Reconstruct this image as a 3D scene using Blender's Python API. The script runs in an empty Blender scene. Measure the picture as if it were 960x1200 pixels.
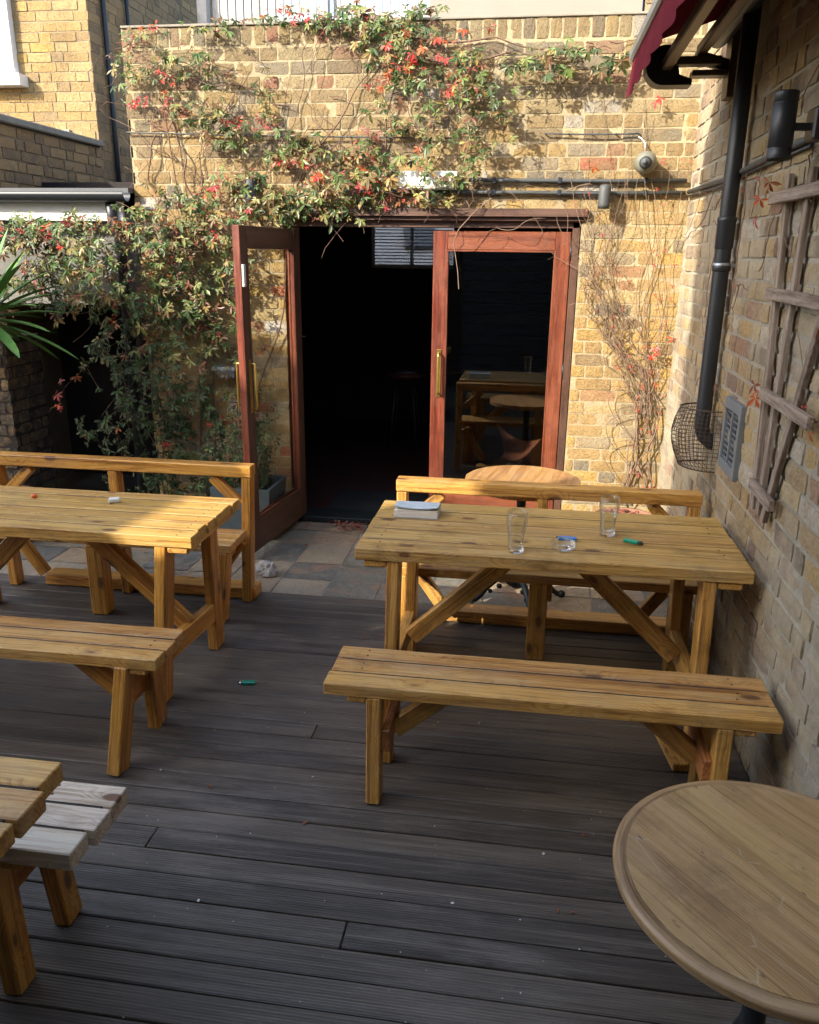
import bpy, math, random
import numpy as np
from mathutils import Vector, Matrix
random.seed(7); RNG = np.random.default_rng(11)
scene = bpy.context.scene
COL = scene.collection
R = random.random
def U(a, b): return a + (b - a) * R()

# ------------------------------------------------------------------ node helpers
class NG:
    def __init__(s, name):
        s.m = bpy.data.materials.new(name); s.m.use_nodes = True
        s.t = s.m.node_tree; s.t.nodes.clear()
        s.out = s.t.nodes.new('ShaderNodeOutputMaterial')
    def n(s, typ, ins=None, **kw):
        nd = s.t.nodes.new('ShaderNode' + typ)
        for k, v in kw.items(): setattr(nd, k, v)
        for k, v in (ins or {}).items(): s.set(nd.inputs[k], v)
        return nd
    def set(s, sock, v):
        if isinstance(v, bpy.types.NodeSocket): s.t.links.new(v, sock)
        elif isinstance(v, bpy.types.Node): s.t.links.new(v.outputs[0], sock)
        else:
            if sock.type == 'RGBA' and isinstance(v, (tuple, list)) and len(v) == 3: v = (*v, 1)
            sock.default_value = v
    def math(s, op, a, b=0.0, c=0.0, clamp=False):
        nd = s.t.nodes.new('ShaderNodeMath'); nd.operation = op; nd.use_clamp = clamp
        s.set(nd.inputs[0], a); s.set(nd.inputs[1], b)
        if op in ('MULTIPLY_ADD', 'SMOOTH_MIN', 'COMPARE'): s.set(nd.inputs[2], c)
        return nd.outputs[0]
    def noise(s, vec, scale, detail=4, rough=.55, dist=0.0):
        nd = s.n('TexNoise', {'Scale': scale, 'Detail': detail, 'Roughness': rough, 'Distortion': dist})
        if vec is not None: s.set(nd.inputs['Vector'], vec)
        return nd.outputs['Fac']
    def vmul(s, v, xyz):
        nd = s.t.nodes.new('ShaderNodeVectorMath'); nd.operation = 'MULTIPLY'
        s.set(nd.inputs[0], v); nd.inputs[1].default_value = xyz
        return nd.outputs[0]
    def ramp(s, fac, stops, interp='LINEAR'):
        nd = s.t.nodes.new('ShaderNodeValToRGB'); r = nd.color_ramp; r.interpolation = interp
        while len(r.elements) < len(stops): r.elements.new(.5)
        for e, (p, c) in zip(r.elements, stops):
            e.position = p; e.color = (*c, 1) if isinstance(c, (tuple, list)) else (c, c, c, 1)
        s.set(nd.inputs[0], fac); return nd.outputs[0]
    def mix(s, fac, a, b, mode='MIX'):
        nd = s.t.nodes.new('ShaderNodeMix'); nd.data_type = 'RGBA'; nd.blend_type = mode; nd.clamp_result = True
        s.set(nd.inputs[0], fac); s.set(nd.inputs[6], a); s.set(nd.inputs[7], b)
        return nd.outputs[2]
    def step(s, v, a, b):
        nd = s.t.nodes.new('ShaderNodeMapRange'); s.set(nd.inputs[0], v)
        nd.inputs[1].default_value = a; nd.inputs[2].default_value = b
        return nd.outputs[0]
    def bump(s, h, strength, dist=.01, normal=None):
        nd = s.n('Bump', {'Strength': strength, 'Distance': dist, 'Height': h})
        if normal: s.set(nd.inputs['Normal'], normal)
        return nd.outputs[0]
    def bsdf(s, color, rough=.7, normal=None, **kw):
        nd = s.n('BsdfPrincipled', {'Base Color': color, 'Roughness': rough})
        if normal: s.set(nd.inputs['Normal'], normal)
        for k, v in kw.items(): s.set(nd.inputs[k.replace('_', ' ')], v)
        s.t.links.new(nd.outputs[0], s.out.inputs[0]); return nd
    def obj(s): return s.n('TexCoord').outputs['Object']
    def isl(s): return s.n('NewGeometry').outputs['Random Per Island']

def wood_mat(name, dark, mid, light, rough=.42, wear=0.0, wearcol=(.42, .36, .28), knot=1.0, coat=.15, rings=1.0, scratch=0.0):
    g = NG(name)
    gr = g.n('Attribute', attribute_name='grain').outputs['Vector']
    isl = g.isl()
    kv = g.n('TexVoronoi', {'Vector': g.vmul(gr, (5.2, 11.0, 11.0)), 'Scale': 1.0, 'Randomness': 1.0})
    kd = kv.outputs['Distance']; ksel = g.n('SeparateColor', {0: kv.outputs['Color']}).outputs[0]
    has = g.math('GREATER_THAN', ksel, .42)
    if not knot: has = g.math('GREATER_THAN', ksel, 2.0)
    fall = g.math('MULTIPLY', g.step(kd, .5, .0), has)
    sp = g.n('SeparateXYZ', {0: gr})
    warp = g.noise(g.vmul(gr, (1.1, 7, 7)), 1.0, 3, .55)
    q = g.math('ADD', g.math('MULTIPLY', sp.outputs[1], 75 * rings), g.math('MULTIPLY', sp.outputs[2], 48 * rings))
    q = g.math('ADD', q, g.math('MULTIPLY', warp, 9)); q = g.math('ADD', q, g.math('MULTIPLY', fall, 4.0))
    q = g.math('ADD', q, g.math('MULTIPLY', g.noise(g.vmul(gr, (9, 60, 60)), 1.0, 3, .6), .8))
    ring = g.math('FRACT', q); late = g.math('MULTIPLY', g.step(ring, .35, .92), g.step(ring, 1.0, .93))
    streak = g.noise(g.vmul(gr, (1.0, 30, 30)), 1.0, 5, .65, 1.0)
    fib = g.noise(g.vmul(gr, (6, 230, 230)), 1.0, 4, .75)
    f = g.math('ADD', g.math('MULTIPLY', streak, .75), g.math('MULTIPLY', fib, .45))
    f = g.math('SUBTRACT', f, g.math('MULTIPLY', late, .105 if rings <= 1 else .08))
    c = g.ramp(f, [(.40, tuple(x * .75 for x in dark)), (.48, dark), (.57, mid), (.70, light)])
    c = g.mix(g.math('MULTIPLY', isl, .3), c, dark, 'MIX')
    c = g.n('HueSaturation', {'Hue': g.math('MULTIPLY_ADD', isl, .016, .492), 'Saturation': 1.0, 'Value': g.math('MULTIPLY_ADD', isl, .35, .9), 'Color': c}).outputs[0]
    patch = g.noise(g.vmul(gr, (3, 12, 12)), 1.0, 7, .72)
    if wear > 0: c = g.mix(g.math('MULTIPLY', g.step(patch, .46, .64), wear), c, wearcol)
    grime_and_gap_shade = g.noise(g.obj(), 7.0, 8, .75)
    c = g.mix(g.math('MULTIPLY', g.step(grime_and_gap_shade, .52, .70), .5), c, tuple(x * .4 for x in dark))
    if knot:
        c = g.mix(g.math('MULTIPLY', g.math('MULTIPLY', g.step(kd, .30, .17), has), .35 * knot), c, tuple(x * .65 for x in dark))
        kr = g.math('FRACT', g.math('MULTIPLY', kd, 22))
        c = g.mix(g.math('MULTIPLY', g.math('MULTIPLY', g.step(kd, .185, .14), has), .9), c, g.mix(kr, (.05, .02, .01), (.20, .085, .03)))
    if scratch:
        sc = g.n('TexVoronoi', {'Vector': g.vmul(gr, (3, 9, 9)), 'Scale': 1.3}, feature='DISTANCE_TO_EDGE').outputs[0]
        m_ = g.math('MULTIPLY', g.step(sc, .012, .002), g.step(g.noise(gr, 5, 2), .55, .6)); c = g.mix(g.math('MULTIPLY', m_, scratch), c, (.5, .42, .3))
        dn = g.step(g.noise(g.vmul(gr, (25, 60, 60)), 1, 2, .5), .70, .76); c = g.mix(g.math('MULTIPLY', dn, .7), c, (.07, .045, .025))
    h = g.math('SUBTRACT', g.math('ADD', g.math('MULTIPLY', fib, .8), g.math('MULTIPLY', streak, .3)), g.math('MULTIPLY', late, .25))
    ro = g.math('ADD', g.math('MULTIPLY', patch, .4), rough - .2)
    g.bsdf(c, ro, g.bump(h, .5, .003), Coat_Weight=coat, Coat_Roughness=.3)
    return g.m

def plain(name, col, rough=.5, metal=0.0, var=.15, scale=30, bump=.1, **kw):
    g = NG(name); n = g.noise(g.obj(), scale, 4, .6)
    c = g.mix(n, tuple(x * (1 - var) for x in col), tuple(min(1, x * (1 + var)) for x in col))
    g.bsdf(c, rough, g.bump(n, bump, .004), Metallic=metal, **kw); return g.m

def brick_mat(name, stops, haze=.3, hazecol=(.42, .38, .29), dirt=.3, topdirt=0.0):
    g = NG(name); o = g.obj(); isl = g.isl()
    c = g.ramp(isl, stops, 'CONSTANT')
    n1 = g.noise(o, 11, 7, .75); n2 = g.noise(o, 75, 6, .8); n3 = g.noise(o, 1.6, 4, .6)
    c = g.mix(g.math('MULTIPLY', g.step(n1, .46, .62), .5), c, (.36, .215, .075))
    c = g.mix(g.math('MULTIPLY', g.step(n2, .47, .66), .55), c, (.10, .075, .05))
    c = g.mix(g.math('MULTIPLY', g.step(n2, .46, .34), .35), c, (.55, .45, .28))
    pit = g.n('TexVoronoi', {'Vector': o, 'Scale': 95.0, 'Randomness': 1.0}); pd = pit.outputs['Distance']
    pm = g.math('MULTIPLY', g.step(pd, .26, .14), g.math('GREATER_THAN', g.n('SeparateColor', {0: pit.outputs['Color']}).outputs[0], .72))
    c = g.mix(g.math('MULTIPLY', pm, .85), c, (.035, .028, .02))
    c = g.mix(g.math('MULTIPLY', g.step(g.math('ADD', n3, g.math('MULTIPLY', n1, .4)), .62, .82), haze), c, hazecol)
    c = g.mix(g.math('MULTIPLY', g.step(g.noise(o, 3.3, 8, .75), .50, .68), dirt), c, (.05, .045, .035))
    if topdirt:
        z = g.n('SeparateXYZ', {0: o}).outputs[2]
        td = g.step(g.math('ADD', z, g.math('MULTIPLY', n1, 1.2)), 2.3, 3.6); c = g.mix(g.math('MULTIPLY', td, topdirt), c, (.11, .10, .07))
    h = g.math('ADD', g.math('MULTIPLY', n1, 1.0), g.math('MULTIPLY', n2, .8))
    h = g.math('SUBTRACT', h, pm)
    g.bsdf(c, .9, g.bump(h, 1.0, .009)); return g.m

def mortar_mat(name, col, dark):
    g = NG(name); o = g.obj()
    n = g.noise(o, 40, 6, .75); n3 = g.noise(o, 2.0, 5, .65)
    c = g.mix(g.step(n3, .35, .7), col, dark); c = g.mix(g.math('MULTIPLY', g.step(n, .45, .8), .5), c, tuple(x * .5 for x in dark))
    g.bsdf(c, .95, g.bump(n, .9, .008)); return g.m

M = {}
M['top'] = wood_mat('varnished_pine_top', (.28, .155, .038), (.48, .28, .072), (.57, .38, .125), .46, .4, (.47, .365, .19), 1.0, .05)
M['honey'] = wood_mat('honey_pine', (.32, .145, .028), (.54, .275, .060), (.65, .39, .105), .42, .12)
M['amber'] = wood_mat('amber_pine', (.28, .115, .018), (.52, .245, .042), (.63, .345, .075), .42, .08)
M['bench'] = wood_mat('worn_pine_bench', (.31, .145, .033), (.53, .28, .066), (.62, .385, .12), .45, .4, (.53, .39, .20), 1.3, .06)
M['pale'] = wood_mat('bleached_pine', (.45, .34, .22), (.65, .53, .38), (.76, .66, .50), .7, .5, (.66, .58, .46), .8, 0)
M['goldtop'] = wood_mat('golden_pine_top', (.30, .155, .03), (.50, .285, .062), (.60, .385, .105), .48, .35, (.43, .32, .15), .8, .05)
M['round'] = wood_mat('hardwood_round', (.28, .165, .062), (.39, .24, .096), (.46, .30, .135), .38, .3, (.42, .30, .16), 0.0, .12, 2.2, .5)
M['roundrim'] = wood_mat('hardwood_rim', (.22, .125, .055), (.34, .205, .09), (.41, .265, .13), .38, .5, (.40, .28, .16), 0.0, .1, 2.0)
M['roundlight'] = wood_mat('hardwood_light', (.28, .13, .04), (.43, .23, .075), (.53, .32, .12), .4, .2, knot=0, rings=2)
M['mahog'] = wood_mat('mahogany_stain', (.085, .020, .010), (.165, .040, .018), (.235, .066, .032), .36, .35, (.24, .09, .05), .0, .25, 1.6)
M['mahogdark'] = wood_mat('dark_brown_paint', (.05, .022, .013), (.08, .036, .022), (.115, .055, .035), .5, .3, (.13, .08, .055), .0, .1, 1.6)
M['trellis'] = wood_mat('weathered_trellis', (.12, .088, .065), (.21, .16, .125), (.31, .25, .20), .8, .5, (.36, .31, .26), .5, 0)
M['endgrain'] = wood_mat('reddish_offcut', (.30, .10, .03), (.48, .19, .05), (.58, .27, .08), .5, .1)

ST1 = [(0, (.40, .25, .075)), (.14, (.31, .19, .065)), (.26, (.43, .29, .11)), (.38, (.20, .13, .065)), (.46, (.36, .225, .08)), (.58, (.45, .33, .15)),
       (.70, (.17, .145, .105)), (.75, (.36, .17, .08)), (.80, (.46, .29, .08)), (.89, (.30, .24, .16)), (.955, (.42, .12, .05)), (.975, (.55, .50, .43))]
ST2 = [(0, (.35, .25, .12)), (.15, (.27, .195, .105)), (.3, (.40, .28, .115)), (.42, (.185, .14, .095)), (.52, (.33, .24, .13)), (.64, (.42, .33, .19)),
       (.74, (.20, .13, .095)), (.82, (.38, .27, .12)), (.9, (.26, .15, .10)), (.96, (.42, .38, .31))]
ST3 = [(0, (.34, .22, .075)), (.3, (.38, .25, .10)), (.5, (.29, .19, .07)), (.65, (.40, .28, .12)), (.85, (.24, .165, .08)), (.95, (.41, .265, .07))]
M['brick'] = brick_mat('stock_brick', ST1, .3, (.42, .32, .16), .28, .6)
M['mortar'] = mortar_mat('sandy_mortar', (.45, .36, .21), (.31, .25, .15))
M['brickR'] = brick_mat('rough_stock_brick', ST2, .7, (.42, .37, .27), .3)
M['mortarR'] = mortar_mat('grey_mortar', (.43, .39, .30), (.25, .23, .18))
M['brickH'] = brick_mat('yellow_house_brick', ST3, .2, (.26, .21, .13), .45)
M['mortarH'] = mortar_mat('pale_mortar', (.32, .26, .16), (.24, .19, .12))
M['brickdark'] = brick_mat('near_black_brick', [(0, (.05, .042, .03)), (.3, (.035, .03, .023)), (.6, (.065, .05, .035)), (.8, (.025, .022, .02))], .1, (.1, .09, .08), .6)  # near-black brick tones for the left pier
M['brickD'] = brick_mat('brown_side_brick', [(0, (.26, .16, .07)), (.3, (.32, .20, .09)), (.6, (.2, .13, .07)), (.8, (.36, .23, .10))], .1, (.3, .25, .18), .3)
M['mortarD'] = mortar_mat('brown_mortar', (.25, .20, .13), (.16, .13, .09))
M['black'] = plain('black_plastic', (.02, .023, .028), .42, 0, .2, 20, .05)
M['grime_and_gap_shade'] = plain('dark_gap_shade', (.03, .022, .014), .95)  # near-black that paints the shade in plank gaps; also colours nail heads
M['blackiron'] = plain('cast_iron', (.03, .038, .04), .45, .6, .3, 60, .3)
M['grey_cable'] = plain('grey_conduit', (.055, .06, .06), .6)
M['fascia'] = plain('white_fascia', (.72, .72, .70), .5, 0, .08, 8)
M['upvc'] = plain('white_window_frame', (.8, .8, .8), .3, 0, .03, 8)
M['render'] = plain('pink_grey_render', (.25, .215, .18), .9, 0, .12, 3, .2)
M['render_white'] = plain('white_painted_render', (.78, .76, .72), .9, 0, .06, 3, .2)
M['renddark'] = plain('dark_render', (.15, .145, .13), .9, 0, .4, 5, .3)  # dark grey tone for the lean-to front
M['rendgrey'] = plain('grey_render', (.30, .29, .27), .9, 0, .25, 4, .3)
M['lead'] = plain('dark_roof', (.10, .105, .11), .75, 0, .3, 6, .4)
M['coping'] = plain('stone_coping', (.24, .215, .17), .9, 0, .35, 12, .5)
M['whitewood'] = wood_mat('white_painted_slats', (.26, .25, .235), (.34, .325, .31), (.40, .385, .37), .6, .3, (.5, .48, .45), 0, 0)
M['brass'] = plain('worn_brass', (.55, .38, .12), .32, .9, .25, 40, .1)
M['ventmetal'] = plain('blue_grey_metal', (.17, .195, .215), .5, .3, .2, 25)
M['steel'] = plain('galvanised_steel', (.38, .42, .46), .4, .8, .15, 25)
M['darkclad'] = plain('dark_grey_cladding', (.05, .052, .055), .7)
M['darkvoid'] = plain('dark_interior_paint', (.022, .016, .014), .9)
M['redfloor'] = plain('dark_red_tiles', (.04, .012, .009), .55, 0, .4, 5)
M['mat'] = plain('black_rubber_mat', (.012, .013, .014), .85, 0, .3, 200, .6)
M['leather'] = plain('red_brown_leather', (.10, .035, .02), .35, 0, .3, 15, .2)
M['maroon'] = None
g = NG('maroon_canvas'); o = g.obj(); n = g.noise(o, 6, 5, .6); w = g.noise(g.vmul(o, (300, 300, 300)), 1, 1)
c = g.mix(n, (.10, .014, .022), (.17, .028, .04)); c = g.mix(g.math('MULTIPLY', w, .2), c, (.3, .1, .12))
a = g.n('BsdfDiffuse', {'Color': c, 'Normal': g.bump(w, .2, .002)}); b = g.n('BsdfTranslucent', {'Color': c})
mx = g.n('MixShader', {0: .3, 1: a.outputs[0], 2: b.outputs[0]}); g.t.links.new(mx.outputs[0], g.out.inputs[0]); M['maroon'] = g.m
# deck
g = NG('ribbed_deck_board'); gr = g.n('Attribute', attribute_name='grain').outputs['Vector']; isl = g.isl(); o = g.obj()
sp = g.n('SeparateXYZ', {0: gr}); fib = g.noise(g.vmul(gr, (3, 120, 120)), 1, 5, .65); bro = g.noise(g.vmul(gr, (1.6, 22, 22)), 1, 8, .75)
c = g.ramp(g.math('ADD', g.math('MULTIPLY', fib, .5), g.math('MULTIPLY', bro, .5)), [(.3, (.028, .021, .015)), (.5, (.084, .067, .048)), (.7, (.175, .143, .105))])
c = g.n('HueSaturation', {'Value': g.math('MULTIPLY_ADD', isl, .7, .48), 'Color': c}).outputs[0]
c = g.mix(g.math('MULTIPLY', g.step(g.noise(g.vmul(gr, (.9, 45, 45)), 1, 6, .7), .52, .66), .6), c, (.17, .145, .115))
scf = g.math('ADD', g.math('MULTIPLY', g.noise(g.vmul(o, (2.5, 14, 5)), 1, 9, .8), .6), g.math('MULTIPLY', g.noise(o, 1.1, 3, .6), .4))
c = g.mix(g.math('MULTIPLY', g.step(scf, .49, .66), .8), c, (.21, .18, .145))
ft = g.noise(o, 55, 3, .8); c = g.mix(g.math('MULTIPLY', g.step(ft, .68, .76), .5), c, (.26, .245, .22))
rib = g.math('SINE', g.math('MULTIPLY', sp.outputs[1], 2 * math.pi / .0088))
ribm = g.step(g.noise(g.vmul(o, (1.3, 1.3, 1)), 1, 3), .38, .55)
c = g.mix(g.math('MULTIPLY', g.step(rib, -.2, -.9), .35), c, (.015, .014, .014))
h = g.math('ADD', g.math('MULTIPLY', rib, .5), g.math('MULTIPLY', fib, .8))
g.bsdf(c, g.math('ADD', g.math('MULTIPLY', bro, .35), .36), g.bump(h, .6, .0022)); M['deck'] = g.m
# slate
g = NG('riven_slate'); o = g.obj(); isl = g.isl(); n = g.noise(o, 14, 8, .75, 1.2); n2 = g.noise(o, 4, 5, .6, 1.5)
c = g.ramp(isl, [(0, (.14, .13, .10)), (.18, (.25, .205, .14)), (.36, (.10, .105, .095)), (.5, (.29, .24, .165)), (.62, (.19, .18, .125)), (.76, (.12, .115, .095)), (.88, (.27, .20, .125))], 'CONSTANT')
c = g.mix(g.math('MULTIPLY', g.step(n2, .52, .62), .6), c, (.26, .14, .08))
c = g.mix(g.math('MULTIPLY', g.step(n, .45, .7), .5), c, (.30, .29, .25))
c = g.mix(g.math('MULTIPLY', g.step(g.noise(o, 60, 4, .7), .5, .75), .5), c, (.04, .04, .038))
g.bsdf(c, .6, g.bump(g.math('ADD', n, n2), .7, .012)); M['slate'] = g.m
M['grout'] = plain('pale_grout', (.30, .28, .24), .95, 0, .3, 30, .4)
# leaves
g = NG('creeper_leaf'); cc = g.n('Attribute', attribute_name='leafcol').outputs['Color']; n = g.noise(g.obj(), 90, 3, .6)
c = g.mix(g.math('MULTIPLY', n, .35), cc, (.10, .08, .03))
p = g.n('BsdfPrincipled', {'Base Color': c, 'Roughness': .42, 'Specular IOR Level': .4}); b = g.n('BsdfTranslucent', {'Color': c})
mx = g.n('MixShader', {0: .3, 1: p.outputs[0], 2: b.outputs[0]}); g.t.links.new(mx.outputs[0], g.out.inputs[0]); M['leaf'] = g.m
M['stem'] = plain('woody_stem', (.13, .075, .05), .8, 0, .4, 60, .4)
M['drystem'] = plain('dry_stem', (.19, .125, .085), .8, 0, .45, 40, .4)
M['soil'] = plain('soil', (.04, .028, .02), .95, 0, .4, 60, .8)
M['terracotta'] = plain('old_terracotta', (.22, .11, .07), .85, 0, .3, 20, .4)
M['planterblue'] = plain('blue_grey_planter', (.07, .095, .105), .7, 0, .35, 18, .4)
M['rock'] = plain('pale_rock', (.33, .32, .30), .95, 0, .5, 25, 1.0)
M['paper'] = plain('book_pages', (.72, .69, .62), .8, 0, .08, 80, .2)
M['cover'] = plain('pale_blue_cover', (.52, .60, .62), .4, 0, .35, 25)
M['green'] = plain('green_lighter', (.0, .26, .15), .3, 0, .05)
M['teal'] = plain('teal_lighter', (.0, .24, .16), .25, 0, .05)
M['blue'] = plain('blue_lighter', (.01, .18, .52), .3, 0, .05)
M['chrome'] = plain('chrome_cap', (.6, .6, .6), .25, 1.0, .05)
M['orange'] = plain('orange_plastic', (.75, .16, .04), .4, 0, .1)
M['whiteplastic'] = plain('white_plastic', (.68, .70, .64), .5, 0, .12, 8)
M['domegrey'] = plain('grey_camera_shell', (.15, .15, .115), .45, 0, .1)
def glass(name, col=(1, 1, 1), rough=0.0, ior=1.45):
    g = NG(name)
    gl = g.n('BsdfGlass', {'Color': col, 'Roughness': rough, 'IOR': ior})
    g.t.links.new(gl.outputs[0], g.out.inputs[0]); return g.m
M['glass'] = glass('clear_glass')
def pane_mat(name, tint=(.85, .88, .86), rmul=1.0, base=.04):
    g = NG(name); fr = g.n('Fresnel', {'IOR': 1.5})
    t = g.n('BsdfTransparent', {'Color': tint}); gl = g.n('BsdfGlossy', {'Color': (1, 1, 1), 'Roughness': .008})
    mx = g.n('MixShader', {0: g.math('MULTIPLY', fr, rmul, clamp=True), 1: t.outputs[0], 2: gl.outputs[0]})
    g.t.links.new(mx.outputs[0], g.out.inputs[0]); return g.m
M['thin'] = pane_mat('thin_glass', (.97, .98, .98), .55)
M['waterthin'] = pane_mat('water_surface', (.95, .955, .93), .5)
M['pane'] = pane_mat('door_glazing', (.80, .83, .81), 1.7)
M['paneclear'] = pane_mat('clear_glazing', (.97, .98, .97), .25)
g = NG('net_curtain'); n = g.noise(g.vmul(g.obj(), (30, 30, 1.5)), 1, 3, .5)
g.bsdf(g.mix(n, (.30, .44, .44), (.50, .62, .60)), .8); M['curtain'] = g.m

# ------------------------------------------------------------------ mesh builder
class MB:
    def __init__(s): s.v = []; s.f = []; s.g = []; s.mi = []; s.cm = 0; s.smooth = []
    def add(s, verts, faces, grain=None, mi=0, smooth=False):
        b = len(s.v); s.v += [tuple(p) for p in verts]
        s.g += grain if grain is not None else [tuple(p) for p in verts]
        s.f += [tuple(i + b for i in f) for f in faces]; s.mi += [mi] * len(faces); s.smooth += [smooth] * len(faces)
    def board(s, p0, p1, w, t, side=None, cham=.003, mi=0, jit=.0015, endcut=None):
        """timber from p0 to p1, w wide along `side`, t thick along the third axis"""
        p0 = Vector(p0); p1 = Vector(p1); a = (p1 - p0); L = a.length; a.normalize()
        if side is None: side = Vector((0, 1, 0)) if abs(a.y) < .7 else Vector((1, 0, 0))
        side = Vector(side); side = (side - a * side.dot(a)).normalized(); up = a.cross(side)
        w2, t2 = w / 2, t / 2; c = min(cham, w2 * .4, t2 * .4)
        prof = [(-w2 + c, -t2), (w2 - c, -t2), (w2, -t2 + c), (w2, t2 - c), (w2 - c, t2), (-w2 + c, t2), (-w2, t2 - c), (-w2, -t2 + c)]
        rings = []
        ns = max(1, int(L / .25)); ts = [0, c] + [c + (L - 2 * c) * i / ns for i in range(1, ns)] + [L - c, L]
        off = (U(0, 40), U(0, 40), U(0, 40)); vs = []; gs = []
        for k, x in enumerate(ts):
            ins = (1 - c / w2, 1 - c / t2) if k in (0, len(ts) - 1) else (1, 1)
            jy, jz = (U(-jit, jit), U(-jit, jit)) if 0 < k < len(ts) - 1 else (0, 0)
            for (y, z) in prof:
                y2, z2 = y * ins[0] + jy * .4, z * ins[1] + jz * .4
                vs.append(p0 + a * x + side * y2 + up * z2); gs.append((x + off[0], y2 + off[1], z2 + off[2]))
        fs = []
        for k in range(len(ts) - 1):
            for j in range(8):
                fs.append((k * 8 + j, k * 8 + (j + 1) % 8, (k + 1) * 8 + (j + 1) % 8, (k + 1) * 8 + j))
        fs.append(tuple(range(7, -1, -1))); n = (len(ts) - 1) * 8; fs.append(tuple(range(n, n + 8)))
        s.add(vs, fs, gs, mi)
    def box(s, x0, x1, y0, y1, z0, z1, mi=0, cham=.002):
        L = (x1 - x0, y1 - y0, z1 - z0); k = L.index(max(L))
        c = ((x0 + x1) / 2, (y0 + y1) / 2, (z0 + z1) / 2)
        if k == 0: s.board((x0, c[1], c[2]), (x1, c[1], c[2]), L[1], L[2], (0, 1, 0), cham, mi, 0)
        elif k == 1: s.board((c[0], y0, c[2]), (c[0], y1, c[2]), L[0], L[2], (1, 0, 0), cham, mi, 0)
        else: s.board((c[0], c[1], z0), (c[0], c[1], z1), L[0], L[1], (1, 0, 0), cham, mi, 0)
    def tube(s, pts, r, n=8, mi=0, r1=None, cap=True):
        pts = [Vector(p) for p in pts]; m = len(pts); vs = []; fs = []
        prev = None
        for i, p in enumerate(pts):
            d = (pts[min(i + 1, m - 1)] - pts[max(i - 1, 0)])
            if d.length < 1e-9: d = Vector((0, 0, 1))
            d.normalize()
            if prev is None: u = d.orthogonal().normalized()
            else:
                u = prev - d * prev.dot(d)
                u = u.normalized() if u.length > 1e-6 else d.orthogonal().normalized()
            prev = u; w = d.cross(u)
            rr = r if r1 is None else r + (r1 - r) * i / (m - 1)
            for j in range(n):
                an = 2 * math.pi * j / n; vs.append(p + (u * math.cos(an) + w * math.sin(an)) * rr)
        for i in range(m - 1):
            for j in range(n): fs.append((i * n + j, i * n + (j + 1) % n, (i + 1) * n + (j + 1) % n, (i + 1) * n + j))
        if cap: fs.append(tuple(range(n - 1, -1, -1))); fs.append(tuple(range((m - 1) * n, m * n)))
        s.add(vs, fs, None, mi, True)
    def lathe(s, prof, cx, cy, n=40, mi=0, smooth=True, axis='z', squash=1.0):
        vs = []; fs = []; m = len(prof)
        for (r, z) in prof:
            for j in range(n):
                an = 2 * math.pi * j / n; vs.append((cx + r * math.cos(an), cy + r * squash * math.sin(an), z))
        for i in range(m - 1):
            for j in range(n): fs.append((i * n + j, i * n + (j + 1) % n, (i + 1) * n + (j + 1) % n, (i + 1) * n + j))
        if prof[0][0] > 1e-6: fs.append(tuple(range(n - 1, -1, -1)))
        if prof[-1][0] > 1e-6: fs.append(tuple(range((m - 1) * n, m * n)))
        s.add(vs, fs, None, mi, smooth)
    def build(s, name, mats, parent=None, grain=True):
        me = bpy.data.meshes.new(name); me.from_pydata(s.v, [], s.f); me.validate(clean_customdata=False)
        mats = mats if isinstance(mats, (list, tuple)) else [mats]
        for m in mats: me.materials.append(m)
        if len(me.polygons) == len(s.mi):
            me.polygons.foreach_set('material_index', s.mi); me.polygons.foreach_set('use_smooth', s.smooth)
        if grain and len(me.vertices) == len(s.g):
            at = me.attributes.new('grain', 'FLOAT_VECTOR', 'POINT'); at.data.foreach_set('vector', np.array(s.g, dtype=np.float32).ravel())
        me.update()
        o = bpy.data.objects.new(name, me); COL.objects.link(o)
        if parent: o.parent = parent; o.matrix_parent_inverse = Matrix.Translation(-Vector(parent.location))
        return o
def tag(o, label=None, cat=None, group=None, kind=None):
    if label: o['label'] = label
    if cat: o['category'] = cat
    if group: o['group'] = group
    if kind: o['kind'] = kind
    return o
def thing(name, loc, label, cat, group=None):
    o = bpy.data.objects.new(name, None); o.empty_display_size = .1; o.location = loc; COL.objects.link(o); return tag(o, label, cat, group)

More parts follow.
